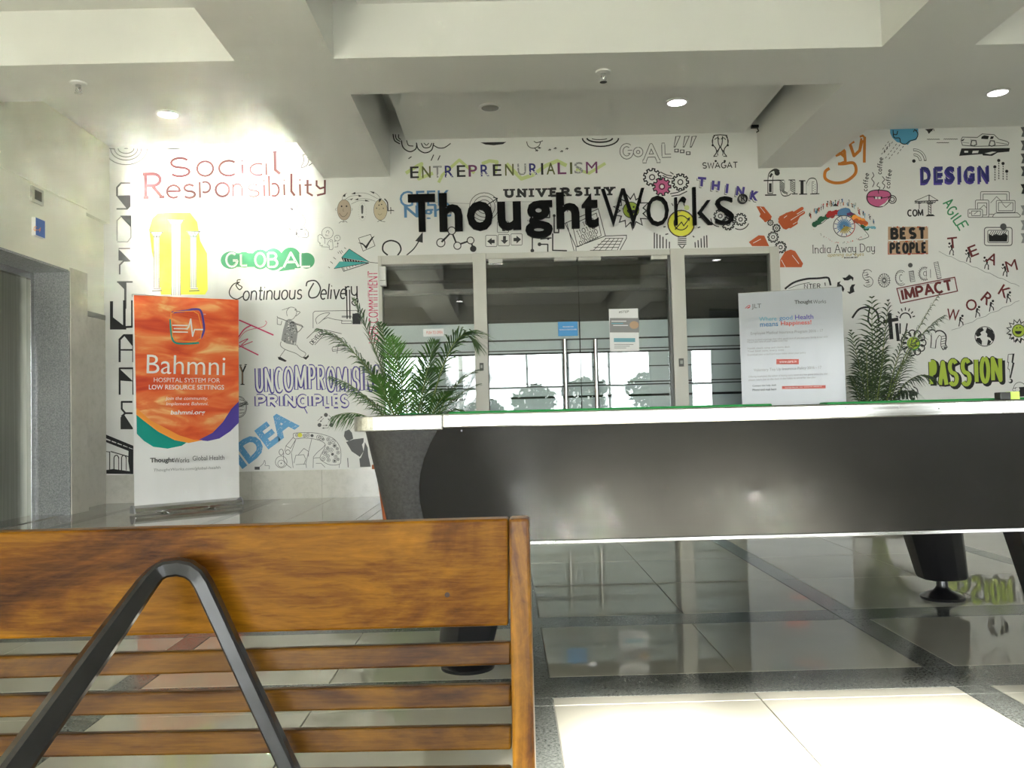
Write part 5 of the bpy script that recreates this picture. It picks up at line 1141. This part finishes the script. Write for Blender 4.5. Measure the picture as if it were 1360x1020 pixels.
# ------------------------------------------------------------------ the raised black sign
sg = thing('wall_sign', tuple(pw.w(770, 300)), 'large raised black company name lettering above the glass entrance', 'sign')
SL = [('T', 542, 578, 257.5, 307, .03), ('h', 583.2, 614, 256, 306.5, .03), ('o', 620, 654.5, 267, 306, .03), ('u', 660.5, 692, 267.5, 305.5, .03), ('g', 697.5, 734, 266, 316, .03), ('h', 739, 769.5, 255, 303, .03), ('t', 773, 795, 256, 302, .03),
      ('W', 799.5, 856.5, 250, 300, -.012), ('o', 859, 888.5, 259.5, 299.5, -.012), ('r', 896.5, 912, 261, 298.5, -.012), ('k', 920.5, 946.5, 248, 298.2, -.012), ('s', 950.5, 975, 260.5, 298, -.012)]
psf = Plane((0, WALL - .075, 0), (0, -1, 0))
for ch, x0, x1, y0, y1, bo in SL:
    vs, fs = text_geo(ch, bo if bo > 0 else -.012)
    a0, a1 = min(v[0] for v in vs), max(v[0] for v in vs); b0, b1 = min(v[1] for v in vs), max(v[1] for v in vs)
    sl = math.tan(ROLL); xm = (x0 + x1) / 2
    def T(v, off):
        u, t = (v[0] - a0) / (a1 - a0), (b1 - v[1]) / (b1 - b0); px = x0 + u * (x1 - x0); py = y0 + t * (y1 - y0) - (px - xm) * sl; px += (py - (y0 + y1) / 2) * sl
        q = psf.w(px, py); q.y = WALL - off; return q
    bm = bmesh.new(); fr_ = [bm.verts.new(T(v, .075)) for v in vs]
    for f in fs: bm.faces.new([fr_[i] for i in f])
    bmesh.ops.remove_doubles(bm, verts=bm.verts, dist=1e-5)
    r = bmesh.ops.extrude_face_region(bm, geom=bm.faces[:]); 
    for v in r['geom']:
        if isinstance(v, bmesh.types.BMVert): v.co.y = WALL - .035
    bm.normal_update(); me = bpy.data.meshes.new('letter'); bmesh.ops.recalc_face_normals(bm, faces=bm.faces); bm.to_mesh(me); bm.free()
    o0 = ORG[sg]; me.transform(Matrix.Translation(-o0)); me.materials.append(M_SIGN)
    o = bpy.data.objects.new('letter', me); COL.objects.link(o); o.parent = sg; ORG[o] = o0
    # stand-off pins
    pm = MB(); q = T(((a0 + a1) / 2 if ch not in 'oug' else a0 + (a1 - a0) * .1, b1 - (b1 - b0) * (.5 if ch != 'T' else .5)), .035)
    pm.tube([(q.x, WALL - .036, q.z), (q.x, WALL - .001, q.z)], .006, 6); obj('pin', pm, M_CHROME, o)
d = Decal(Plane((0, WALL - .06, 0), (0, -1, 0)), .001)
c = psf.w(987, 263.5); k = psf.w(993.5, 263.5).x - c.x
obj('mark_disc', MB().loft([[(c.x + k * math.cos(a) * f, WALL - yy, c.z + k * math.sin(a) * f) for a in [2 * PI * i / 28 for i in range(28)]] for f, yy in ((.8, .035), (1, .035), (1, .07), (.8, .07))], caps=False), M_BLACK, sg)
vs, fs = text_geo('R', .03); d = Decal(Plane((0, WALL - .07, 0), (0, -1, 0)), 0.0); d.text('R', 987.2, 263.6, 6.2, 7.4, 'black', bold=.02); d.build('mark_letter', sg)
# ------------------------------------------------------------------ pool table
def rring(x0, x1, y0, y1, r, z, n=6):
    o = []
    for cx, cy, a in ((x1 - r, y1 - r, 0), (x0 + r, y1 - r, 90), (x0 + r, y0 + r, 180), (x1 - r, y0 + r, 270)):
        for k in range(n + 1): t = math.radians(a + 90 * k / n); o.append((cx + r * math.cos(t), cy + r * math.sin(t), z))
    return o
TX0, TX1, TY0, TY1 = -.375, 1.892, 2.10, 3.55
ZR1, ZR0, ZBOT = .7415, .706, .415
TYW = -math.radians(.25)
pt = thing('pool_table', ((TX0 + TX1) / 2, (TY0 + TY1) / 2, 0), 'black pool table with aluminium rail and green cloth in the middle of the lobby', 'pool table')
ins = .07
# slanted apron: long panels, corner claddings, end panels
def ap(x0, x1, y0, y1, r, z): return rring(x0, x1, y0, y1, r, z, 8)
top = ap(TX0 + .012, TX1 - .012, TY0 + .012, TY1 - .012, .10, ZR0 + .002); bot = ap(TX0 + ins, TX1 - ins, TY0 + ins, TY1 - ins, .075, ZBOT)
n = len(top); body = MB().loft([bot, top]); obj('carcass', body, M_LEATH, pt, smooth=True)
def face_panel(side):
    yt, yb = (TY0 + .006, TY0 + ins - .006) if side == 0 else (TY1 - .006, TY1 - ins + .006)
    ed = []
    for k in range(9):                     # curved edge towards the corner, bulging outwards at the rail
        t = k / 8; z = ZBOT + (ZR0 - ZBOT) * t; y = yb + (yt - yb) * t
        ed.append((TX0 + .20 - .045 * (1 - (2 * t - .9) ** 2) + .0 * t, y, z))
    mb = MB(); L_ = []; R_ = []
    for x, y, z in ed: L_.append((x, y, z)); R_.append((TX0 + TX1 - x, y, z))
    dy = .004 if side == 0 else -.004
    for k in range(8): mb.hexa([L_[k], R_[k], (R_[k][0], R_[k][1] + dy, R_[k][2]), (L_[k][0], L_[k][1] + dy, L_[k][2])], [L_[k + 1], R_[k + 1], (R_[k + 1][0], R_[k + 1][1] + dy, R_[k + 1][2]), (L_[k + 1][0], L_[k + 1][1] + dy, L_[k + 1][2])])
    return obj('side_panel', mb, M_PANEL, pt)
face_panel(0); face_panel(1)
bt = MB().box(TX0 + ins + .02, TX1 - ins - .02, TY0 + ins - .009, TY0 + ins + .004, ZBOT - .008, ZBOT + .001); obj('bottom_trim', bt, M_ALU, pt, bevel=.001)
bt = MB().box(TX0 + ins + .02, TX1 - ins - .02, TY1 - ins - .004, TY1 - ins + .009, ZBOT - .008, ZBOT + .001); obj('bottom_trim', bt, M_ALU, pt, bevel=.001)
# rail: rounded rectangular ring with separate corner castings
def rail(x0, x1, y0, y1, z0, z1, name, m):
    return obj(name, MB().box(x0, x1, y0, y1, z0, z1), m, pt, bevel=.004)
CW = .22
rail(TX0 + CW, TX1 - CW, TY0 - .006, TY0 + .10, ZR0, ZR1, 'long_rail', M_ALU); rail(TX0 + CW, TX1 - CW, TY1 - .10, TY1 + .006, ZR0, ZR1, 'long_rail', M_ALU)
rail(TX0 - .006, TX0 + .10, TY0 + CW, TY1 - CW, ZR0, ZR1, 'end_rail', M_ALU); rail(TX1 - .10, TX1 + .006, TY0 + CW, TY1 - CW, ZR0, ZR1, 'end_rail', M_ALU)
M_CAST = mat('corner_casting', rough=.38, metal=1.0, build=b_speckle((.32, .32, .31), (.62, .62, .60), 40))
for sx_, sy_ in ((0, 0), (1, 0), (0, 1), (1, 1)):
    X0 = TX0 - .008 if sx_ == 0 else TX1 + .008; Y0 = TY0 - .008 if sy_ == 0 else TY1 + .008; ux = 1 if sx_ == 0 else -1; uy = 1 if sy_ == 0 else -1
    r = .075; o = [(X0 + ux * (CW + .008), Y0)] + [(X0 + ux * (r - r * math.sin(t)), Y0 + uy * (r - r * math.cos(t))) for t in [PI / 2 * k / 7 for k in range(8)]] + [(X0, Y0 + uy * (CW + .008)), (X0 + ux * .108, Y0 + uy * (CW + .008)), (X0 + ux * .15, Y0 + uy * .18), (X0 + ux * .18, Y0 + uy * .15), (X0 + ux * (CW + .008), Y0 + uy * .108)]
    obj('corner_casting', MB().loft([[(a, b, ZR0 - .003) for a, b in o], [(a, b, ZR1 - .001) for a, b in o]]), M_CAST, pt, bevel=.003)
obj('playing_bed', MB().box(TX0 + .10, TX1 - .10, TY0 + .10, TY1 - .10, ZR1 - .045, ZR1 - .03), M_CLOTH, pt)
for x0, x1, y0, y1 in ((TX0 + .23, (TX0 + TX1) / 2 - .07, TY0 + .085, TY0 + .14), ((TX0 + TX1) / 2 + .07, TX1 - .23, TY0 + .085, TY0 + .14), (TX0 + .23, (TX0 + TX1) / 2 - .07, TY1 - .14, TY1 - .085), ((TX0 + TX1) / 2 + .07, TX1 - .23, TY1 - .14, TY1 - .085), (TX0 + .085, TX0 + .14, TY0 + .23, TY1 - .23), (TX1 - .14, TX1 - .085, TY0 + .23, TY1 - .23)):
    obj('cushion', MB().box(x0, x1, y0, y1, ZR1 - .03, ZR1 + .006), M_CLOTH, pt, bevel=.004)
for x, y in ((TX0 + .125, TY0 + .125), (TX1 - .125, TY0 + .125), (TX0 + .125, TY1 - .125), (TX1 - .125, TY1 - .125), ((TX0 + TX1) / 2, TY0 + .105), ((TX0 + TX1) / 2, TY1 - .105)):
    obj('pocket', MB().lathe((x, y, 0), [(.052, ZR1 - .029), (.058, ZR1 - .0005), (.066, ZR1 + .0015), (.070, ZR1 - .0005), (.070, ZR1 - .029)], 20, caps=False).lathe((x, y, 0), [(.054, ZR1 - .028), (.05, ZR1 - .0275)], 20), M_BLACK, pt, smooth=True)
for px, py in ((628, 556), (990, 545), (1123, 541.5), (1194, 541), (1247, 542.5), (613, 572)):
    q = Plane((0, TY0 - .006, 0), (0, -1, 0)).w(px, py)
    q2 = MB().lathe((0, 0, 0), [(.0022, 0), (.0018, .0012)], 10); q2.v = [Vector((q.x + v.x, TY0 - .006 - v.z, q.z + v.y)) for v in q2.v]; obj('screw', q2, mat('screw_dull', (.3, .3, .3), .4, 1.0), pt)
TC = (TX0 + TX1) / 2
def sq(cx, cy, hx, hy, z, r=.3):
    return [(cx + u * hx, cy + v * hy, z) for u, v in ((1, -.6), (1, .6), (.6, 1), (-.6, 1), (-1, .6), (-1, -.35), (-.72, -.8), (-.35, -1), (.35, -1), (.80, -.85))]
for sx_ in (-1, 1):
    for y in (2.525, 3.25):
        x = TC + sx_ * (1.645 - TC); xt = TC + sx_ * (1.583 - TC)
        lg = obj('leg', MB().loft([sq(x, y, .074, .066, .076), sq(x, y, .080, .072, .086), sq(xt, y, .108, .10, ZBOT + .01)]), M_TUBE, pt, smooth=True, bevel=.004)
        obj('foot', MB().lathe((x, y, 0), [(.078, .0), (.080, .010), (.062, .020), (.032, .032), (.025, .040), (.021, .048), (.021, .080)], 28), M_TUBE, lg, smooth=True)
# things on its rail
yk = TY0 + .04; q = atY(1331, 526, yk)
t = thing('chalk_block', (q.x, yk, ZR1), 'black block with a yellow label on the right part of the table rail', 'chalk')
x0, x1 = atY(1325, 526, yk).x, atY(1350, 526, yk).x; zt = atY(1331, 521, yk).z
obj('block', MB().box(x0, x1 + .002, yk - .012, yk + .016, ZR1, zt), M_BLACK, t, bevel=.002)
obj('yellow_label', MB().box(atY(1338.5, 526, yk).x, x1, yk - .0135, yk + .01, ZR1 + .001, zt + .0008), mat('label_yellow', (.62, .85, .16), .5), t)

# ------------------------------------------------------------------ wooden bench in the foreground
BYR, BYL = .700, .722            # distance of the back panel at its right end and at the frame edge
bn_dir = Vector((BYR - BYL, 0, 0))
nrm = Vector(((BYL - BYR) , -(.03 + .44), 0)).normalized(); nrm = Vector((-nrm.x, nrm.y, 0)) if False else nrm
pr = atY(703, 688, BYR); plft = atY(0, 707, BYL)
dirx = (Vector((plft.x, plft.y, 0)) - Vector((pr.x, pr.y, 0))).normalized()   # along the bench, to the left
nrm = Vector((dirx.y, -dirx.x, 0)); nrm = nrm if nrm.y < 0 else -nrm
pbk = Plane((pr.x, pr.y, 0), nrm)
bench = thing('wooden_bench', (pr.x, pr.y, 0), 'brown wooden bench with slatted back and black tube legs in the foreground', 'bench')
def board(name, px, py_tl, py_tr, py_bl, py_br, m, th=.016, ext=1.0, label=None, off=0.0):
    (xl, xr) = px; a, b, c, e = pbk.w(xl, py_tl), pbk.w(xr, py_tr), pbk.w(xl, py_bl), pbk.w(xr, py_br)
    if ext: a = b + (a - b) * ext; c = e + (c - e) * ext
    n_ = -nrm * th; o_ = nrm * off
    mb = MB().hexa([c + o_, e + o_, e + n_, c + n_], [a + o_, b + o_, b + n_, a + n_]); return obj(name, mb, m, bench, bevel=.002)
board('top_rail', (0, 675), 707, 688.8, 849.5, 831.5, M_WOODH, .018, 2.1)
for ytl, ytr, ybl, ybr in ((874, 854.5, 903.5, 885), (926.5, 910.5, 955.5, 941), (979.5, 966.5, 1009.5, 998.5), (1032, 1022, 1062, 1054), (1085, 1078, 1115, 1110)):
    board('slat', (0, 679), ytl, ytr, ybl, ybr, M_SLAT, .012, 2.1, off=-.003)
a = [pbk.w(675.5, 689), pbk.w(702.5, 688), pbk.w(713.5, 1100), pbk.w(682, 1100)]; zb_ = a[2].z
def post(shift):
    o_ = dirx * shift; th = -nrm * .022; f = nrm * .002
    mb = MB().hexa([a[3] + o_ + f, a[2] + o_ + f, a[2] + o_ + th, a[3] + o_ + th], [a[0] + o_ + f, a[1] + o_ + f, a[1] + o_ + th, a[0] + o_ + th]); return obj('back_post', mb, M_WOODV, bench, bevel=.0025)
post(0); LBN = (pbk.w(0, 707) - pbk.w(675, 688.8)).length * 2.1; post(LBN + .016)
# seat beyond the back, below the frame
SZ = .245
s0 = Vector((pr.x, pr.y, 0))
for k in range(6):
    y0 = .03 + k * .062; A_ = s0 + Vector((0, 0, 0)) - nrm * y0; B_ = A_ + dirx * (LBN + .03); Cn = -nrm * .05
    obj('seat_slat', MB().hexa([B_ + Vector((0, 0, SZ - .016)), A_ + Vector((0, 0, SZ - .016)), A_ + Cn + Vector((0, 0, SZ - .016)), B_ + Cn + Vector((0, 0, SZ - .016))], [B_ + Vector((0, 0, SZ)), A_ + Vector((0, 0, SZ)), A_ + Cn + Vector((0, 0, SZ)), B_ + Cn + Vector((0, 0, SZ))]), M_WOODH, bench, bevel=.003)
for sft in (0.0, LBN - .02):
    A_ = s0 + dirx * sft; th = dirx * .03
    obj('seat_rail', MB().hexa([A_ + Vector((0, 0, SZ - .05)), A_ + th + Vector((0, 0, SZ - .05)), A_ + th - nrm * .39 + Vector((0, 0, SZ - .05)), A_ - nrm * .39 + Vector((0, 0, SZ - .05))], [A_ + Vector((0, 0, SZ - .0165)), A_ + th + Vector((0, 0, SZ - .0165)), A_ + th - nrm * .39 + Vector((0, 0, SZ - .0165)), A_ - nrm * .39 + Vector((0, 0, SZ - .0165))]), M_WOODV, bench, bevel=.002)
    for dd in (.02, .36):
        L0 = A_ + dirx * .015 - nrm * dd
        obj('leg', MB().tube([(L0.x, L0.y, 0), (L0.x, L0.y, SZ - .05)], .012, 8, square=True), M_TUBE, bench)
def hairpin(shift):
    o_ = dirx * shift
    def at(px, py, Y): return atY(px, py, Y) + o_
    yb0 = BYR - .016
    pts = [at(385, 1022, .690), at(330, 905, .692), at(292, 822, .694), at(270, 775, .695), at(262, 763, .695), at(251, 755.5, .694), at(236, 752.5, .692), at(219, 755, .690), at(207, 762, .686), at(196, 774, .680), at(150, 838, .648), at(90, 921, .610), at(18, 1020, .570)]
    pts = [Vector((p.x, min(p.y, pbk.w(300, 800).y - .004 - .010), p.z)) for p in pts]
    e0 = pts[0] + (pts[0] - pts[1]).normalized() * ((pts[0].z) / abs((pts[0] - pts[1]).normalized().z)); e0.z = 0.0
    dv = (pts[-1] - pts[-2]).normalized(); e1 = pts[-1] + dv * (pts[-1].z / abs(dv.z)); e1.z = 0.0
    P = [e0] + pts + [e1]
    Rr = [.0065] + [.0066] * 9 + [.0072, .0085, .0092, .0096, .0098, .010][:len(P) - 10]
    obj('tube_leg', MB().tube(P, Rr, square=True), M_TUBE, bench, smooth=True)
hairpin(0); hairpin(LBN * .62)
# knot in the top rail
kn = pbk.w(594, 790); k_ = MB().lathe((0, 0, 0), [(.0022, 0), (.0012, .0004)], 10); k_.v = [Vector((kn.x + v.x, kn.y - v.z - .0002, kn.z + v.y)) for v in k_.v]
obj('knot', k_, mat('knot_dark', (.03, .010, .003), .6), bench)

# ------------------------------------------------------------------ roll-up banners
def rollup(name, fl_, fr_, h, label, deco, body_m):
    """fl_, fr_: floor points of the left and right edge"""
    a, b = Vector(fl_), Vector(fr_); ux = (b - a).normalized(); nn = Vector((ux.y, -ux.x, 0)); nn = nn if nn.y < 0 else -nn
    t = thing('rollup_banner', tuple((a + b) / 2), label, 'banner')
    z = Vector((0, 0, 1)); W2 = (b - a).length
    # base cassette: rounded profile swept along the width
    prof = [(-.055, .012), (-.055, .040), (-.045, .062), (-.018, .075), (.018, .075), (.050, .055), (.060, .030), (.060, .012)]
    def sweep(pr_, x0, x1): return MB().loft([[a + ux * x + nn * p + z * q for p, q in pr_] for x in (x0, x1)])
    base = obj('base', sweep(prof, -.005, W2 + .005), M_ALU, t, bevel=.002)
    obj('end_cap', sweep([(p * 1.05, q * 1.03) for p, q in prof], -.017, -.0055), mat('cap_grey', (.30, .30, .31), .4), base); obj('end_cap', sweep([(p * 1.05, q * 1.03) for p, q in prof], W2 + .0055, W2 + .017), mat('cap_grey', (.3, .3, .31), .4), base)
    for f in (.28, .72):
        obj('foot', MB().hexa([a + ux * (W2 * f - .02) + nn * -.16, a + ux * (W2 * f + .02) + nn * -.16, a + ux * (W2 * f + .02) + nn * .16, a + ux * (W2 * f - .02) + nn * .16], [a + ux * (W2 * f - .015) + nn * -.15 + z * .012, a + ux * (W2 * f + .015) + nn * -.15 + z * .012, a + ux * (W2 * f + .015) + nn * .15 + z * .012, a + ux * (W2 * f - .015) + nn * .15 + z * .012]), M_ALU, t)
    obj('pole', MB().tube([a + ux * W2 / 2 - nn * .03 + z * .07, a + ux * W2 / 2 - nn * .03 + z * (h - .01)], .011, 10), M_ALU, t, smooth=True)
    obj('top_bar', sweep([(-.010, h - .022), (-.012, h - .004), (-.004, h + .002), (.006, h), (.008, h - .02)], 0.0, W2), M_ALU, t)
    # sheet with thickness and very slight ripples
    nx, nz = 48, 10; mb = MB(); V = []
    for s_ in (0, 1):
        for j in range(nz + 1):
            for i in range(nx + 1):
                u = i / nx; v = j / nz; rip = .0016 * math.sin(u * 40 + v * 3) * (1 - v) ** .7 + .0010 * math.sin(u * 23 + 1.3) * (1 - v)
                mb.v.append(a + ux * (W2 * u) + nn * (.0095 + rip - (.0012 if s_ else 0)) + z * (.07 + (h - .075) * v))
    st = (nx + 1) * (nz + 1); pos = lambda s_, j, i: s_ * st + j * (nx + 1) + i
    for j in range(nz):
        for i in range(nx):
            mb.f.append((pos(0, j, i), pos(0, j, i + 1), pos(0, j + 1, i + 1), pos(0, j + 1, i))); mb.m.append(0)
            mb.f.append((pos(1, j, i), pos(1, j + 1, i), pos(1, j + 1, i + 1), pos(1, j, i + 1))); mb.m.append(0)
    sh = obj('sheet', mb, body_m, t, smooth='all', normals=False)
    deco(sh, Plane(a + nn * .0125, nn)); return t
def deco1(sh, pl_):
    def Dn(): return Decal(pl_, .0008, .0009).zoom(100, 380, 3.1875)
    d = Dn(); top_ = [(247, 35), (692, 56)]
    bm_ = M_BANNER
    # orange field down to the wave, then coloured waves
    d.poly([(247.5, 38), (691, 58), (692, 560), (640, 612), (590, 640), (540, 652), (480, 656), (420, 640), (360, 612), (310, 575), (258, 520)], bm_, 0)
    d.build('orange_print', sh)
    d = Dn()
    d.poly([(258, 520), (310, 575), (360, 612), (420, 640), (480, 656), (450, 676), (390, 688), (330, 680), (290, 655), (260, 625)], 'bgreen', 1)
    d.poly([(258, 516), (320, 570), (380, 600), (440, 632), (500, 650), (540, 652), (480, 664), (420, 652), (350, 616), (300, 578), (258, 545)], 'borange', 2)
    d.poly([(692, 488), (660, 520), (625, 575), (580, 622), (520, 652), (560, 656), (610, 645), (655, 615), (692, 578)], 'bviolet', 1); d.build('wave_print', sh)
    d = Dn(); o = [(404, 118), (420, 108), (500, 106), (520, 118), (536, 180), (530, 222), (508, 236), (430, 232), (412, 214)]
    d.curve([(408, 112), (470, 104), (500, 98), (530, 104), (542, 150), (544, 190), (530, 222)], 9, 'bviolet', 1, closed=False).curve([(402, 140), (406, 200), (420, 238), (470, 244), (524, 240)], 8, 'bgreen', 1).line(o, 4, 'borange', 2, closed=True)
    for y, x0 in ((166, 410), (180, 416), (194, 412)): d.line([(x0, y), (476, y + 1)], 5, 'pure', 3)
    d.line([(470, 184), (480, 172), (488, 140), (496, 212), (504, 184), (540, 184)], 6, 'pure', 3).text('TM', 546, 120, 10, 5, 'pure', 3); d.build('logo_print', sh)
    d = Dn(); r_ = 1.4
    d.text('Bahmni', 468, 334, 332, 80, 'pure', 3, rot=r_, bold=-.004).text('HOSPITAL SYSTEM FOR', 472, 398, 280, 19, 'pure', 3, rot=r_ * .3, bold=.01).text('LOW RESOURCE SETTINGS', 470, 428, 318, 20, 'pure', 3, rot=.2, bold=.01)
    d.text('Join the community.', 472, 477, 180, 18, 'pure', 3, rot=0, shear=.2).text('Implement Bahmni.', 474, 500, 178, 18, 'pure', 3, rot=0, shear=.2).text('bahmni.org', 476, 537, 144, 24, 'pure', 3, rot=-.3, shear=.2, bold=.02)
    d.text('Thought', 367, 739, 102, 26, 'grey', 3, rot=-1.2, bold=.03).text('Works', 450, 737, 64, 20, 'grey', 3, rot=-1.2).text('Global Health', 563, 727, 134, 20, 'grey', 3, rot=-1.6).text('ThoughtWorks.com/global-health', 472, 775, 284, 15, 'lgrey', 3, rot=-2.4, shear=.2); d.build('lettering', sh)
M_BANNER = mat('banner_orange', rough=.35, build=b_banner)
M_SHEET = mat('banner_sheet', (.84, .84, .84), .28)
rollup('a', atZ(178, 684, 0), atZ(317.5, 671.5, 0), 1.835, 'orange and white roll-up banner standing left, beside the lift', deco1, M_SHEET)
yl, yr = 7.72, 7.45
bl, br = atY(983, 460, yl), atY(1121, 460, yr); hh = atY(979.5, 389.5, yl).z
def deco2(sh, pl_):
    d = Decal(pl_, .0030, .0006).zoom(970, 375, 6.18); r_ = -2.4; g = 'lgrey'
    d.text('JLT', 214, 200, 78, 46, 'grey', 0, rot=r_).curve([(122, 214), (150, 190), (162, 196), (140, 212), (160, 206)], 5, 'red', 0)
    d.text('Thought', 600, 164, 146, 40, 'grey', 0, rot=r_, bold=.03).text('Works', 732, 158, 108, 30, 'grey', 0, rot=r_)
    d.text('Where', 308, 300, 144, 36, 'cyan', 0, rot=r_, bold=.01).text('good', 456, 296, 108, 46, 'steelblue', 0, rot=r_, bold=.01).text('Health', 606, 284, 150, 38, 'bviolet', 0, rot=r_, bold=.01).text('means', 318, 348, 148, 28, 'steelblue', 0, rot=r_, bold=.01).text('Happiness!', 540, 336, 252, 46, 'salmon', 0, rot=r_, bold=.02)
    d.text('Employee Medical Insurance Program 2016 - 17', 464, 411, 594, 30, g, 0, rot=r_)
    for y, x1, t_ in ((462, 800, 'Having medical coverage that takes good care of you and your family is our wish'), (486, 470, 'Please take care of your health every day'), (538, 490, 'Health check camp and claims desk'), (562, 440, 'Your best care, every time'), (588, 620, 'Download your e-card and know more about your policy')): d.text(t_, (140 + x1) / 2, y, x1 - 140, 20, g, 0, rot=r_)
    d.rect(378, 630, 562, 672, 'salmon', 0).text('www.care.in', 472, 650, 140, 22, 'pure', 1, rot=r_)
    d.text('Voluntary Top Up Insurance Policy 2016 - 17', 470, 712, 556, 30, g, 0, rot=r_)
    for y, x1, t_ in ((764, 800, 'Offering employees the option of buying more cover at a low group price this year'), (792, 700, 'please reach out to the desk in the lobby to enrol for the plan')): d.text(t_, (150 + x1) / 2, y, x1 - 150, 20, g, 0, rot=r_)
    for y in (848, 880): d.text('Contact the help desk' if y < 860 else 'Phone and mail here', 280, y, 196, 18, 'grey', 0, rot=r_, bold=.01)
    d.poly([(424, 852), (782, 844), (782, 870), (424, 876)], 'salmon', 0).text('helpdesk to know more', 600, 860, 300, 12, 'pure', 1, rot=r_); d.build('lettering', sh)
rollup('b', (bl.x, yl, 0), (br.x, yr, 0), hh, 'pale grey roll-up banner with blue and red heading at right, before the mural', deco2, mat('banner_sheet_grey', (.50, .53, .57), .16))

# ------------------------------------------------------------------ palms
def palm(base, zs_, r_pot, h_pot, pot_m, label, fronds, leaf_m, potshape, seed):
    rnd = random.Random(seed); t = thing('potted_palm', (base[0], base[1], 0), label, 'potted plant')
    bx, by = base
    pot = MB().lathe((bx, by, 0), [(r_pot * .8, 0), (r_pot * .84, .02), (r_pot * .95, h_pot * .8), (r_pot * 1.05, h_pot * .82), (r_pot * 1.06, h_pot), (r_pot * .94, h_pot), (r_pot * .92, h_pot * .9)], 28) if potshape else MB().loft([rring(bx - r, bx + r, by - r, by + r, .03, z, 3) for r, z in ((r_pot * .78, 0), (r_pot * .95, h_pot - .03), (r_pot * 1.04, h_pot - .028), (r_pot * 1.04, h_pot))])
    obj('pot', pot, pot_m, t, smooth=True)
    obj('soil', MB().lathe((bx, by, 0), [(r_pot * .8, h_pot * .9), (r_pot * .8, h_pot * 1.005)], 20), M_SOIL, t)
    for (tip, lift, hang, nl, ll) in fronds:
        if leaf_m is M_LEAFD: hang += .35; nl = int(nl * .8)
        tip = Vector(tip); b0 = Vector((bx + rnd.uniform(-.04, .04), by + rnd.uniform(-.04, .04), h_pot * .95))
        mid = b0.lerp(tip, .62 if lift > .5 else .45) + Vector((0, 0, lift)); n_ = 20; pts = []
        for i in range(n_ + 1):
            s_ = i / n_; pts.append(b0 * (1 - s_) ** 2 + mid * 2 * s_ * (1 - s_) + tip * s_ * s_)
        rad = [.008 * (1 - .85 * i / n_) for i in range(n_ + 1)]
        fr = MB().tube(pts, rad, 5, 1)
        nl = int(nl * .95)
        for k in range(nl):
            s_ = .34 + .66 * k / (nl - 1); f = s_ * n_; i = min(int(f), n_ - 1); p = pts[i].lerp(pts[i + 1], f - i); tg = (pts[i + 1] - pts[i]).normalized()
            side = tg.cross(Vector((0, 0, 1)))
            side = side.normalized() if side.length > .15 else Vector((1, 0, 0)); upv = side.cross(tg).normalized()
            Ln = ll * 1.15 * (math.sin(PI * min(1, .18 + .80 * (s_ - .34) / .66)) ** .6) * rnd.uniform(.85, 1.1)
            for sg_ in (-1, 1):
                d_ = (side * sg_ * .78 + tg * (.55 + .5 * s_) + upv * .22 + Vector((rnd.uniform(-.1, .1), rnd.uniform(-.1, .1), rnd.uniform(-.1, .1)))).normalized()
                w_ = .0072; wv = d_.cross(upv).normalized() * w_; q = [p]
                for m_ in range(1, 4): q.append(p + d_ * (Ln * m_ / 3) + Vector((0, 0, -hang * Ln * (m_ / 3) ** 2)))
                fr.add([q[0] - wv * .5, q[0] + wv * .5, q[1] - wv, q[1] + wv, q[2] - wv * .75, q[2] + wv * .75, q[3]], [(0, 1, 3, 2), (2, 3, 5, 4), (4, 5, 6)], 0)
        obj('frond', fr, [leaf_m, M_STEM], t, normals=False)
    return t
PY = 6.2; pb_ = (atY(548, 560, PY).x, PY)
def tp(px, py, Y): q = atY(px, py, Y); return (q.x, q.y, q.z)
fr1 = [(tp(424, 437, 5.95), .42, .5, 30, .20), (tp(470, 398, 6.3), .15, .25, 28, .20), (tp(440, 500, 6.0), .25, .7, 26, .18), (tp(444, 552, 5.95), .30, .9, 24, .18), (tp(632, 458, 6.0), .66, .45, 40, .26), (tp(634, 492, 6.1), .30, .35, 26, .16),
       (tp(636, 510, 6.35), .22, .4, 24, .15), (tp(505, 430, 6.45), .15, .2, 26, .18), (tp(578, 455, 6.1), .18, .3, 26, .24), (tp(596, 520, 5.9), .2, .3, 22, .18), (tp(480, 478, 6.5), .2, .3, 24, .18), (tp(520, 450, 5.9), .15, .2, 26, .2),
       (tp(575, 490, 6.55), .25, .3, 24, .2), (tp(470, 520, 6.4), .2, .5, 22, .18), (tp(612, 545, 6.3), .25, .5, 20, .16), (tp(500, 500, 5.85), .12, .3, 24, .2)]
palm(pb_, 0, .255, .42, M_TERRA, 'green potted palm in a terracotta pot behind the left end of the pool table', fr1, M_LEAF, False, 5)
PY2 = 7.55; pb2 = (atY(1160, 545, PY2).x, PY2)
fr2 = [(tp(1246, 392, 7.3), .22, .25, 26, .26), (tp(1252, 420, 7.4), .42, .3, 32, .24), (tp(1130, 440, 7.75), .1, .15, 26, .2), (tp(1158, 396, 7.8), .05, .12, 26, .22), (tp(1180, 400, 7.6), .1, .12, 26, .2), (tp(1204, 440, 7.3), .2, .3, 26, .2), (tp(1238, 500, 7.3), .45, .5, 28, .2),
       (tp(1216, 520, 7.2), .35, .5, 26, .18), (tp(1130, 500, 7.75), .2, .3, 26, .18), (tp(1150, 450, 7.3), .1, .2, 26, .2), (tp(1175, 470, 7.2), .12, .25, 26, .2), (tp(1190, 500, 7.9), .2, .3, 24, .2), (tp(1140, 480, 7.85), .1, .2, 24, .2), (tp(1210, 470, 7.8), .2, .3, 24, .18), (tp(1165, 430, 7.7), .05, .1, 26, .22)]
palm(pb2, 0, .22, .40, mat('dark_pot', (.035, .03, .02), .5), 'dark leafy potted palm at right between the grey banner and the mural', fr2, M_LEAFD, True, 8)
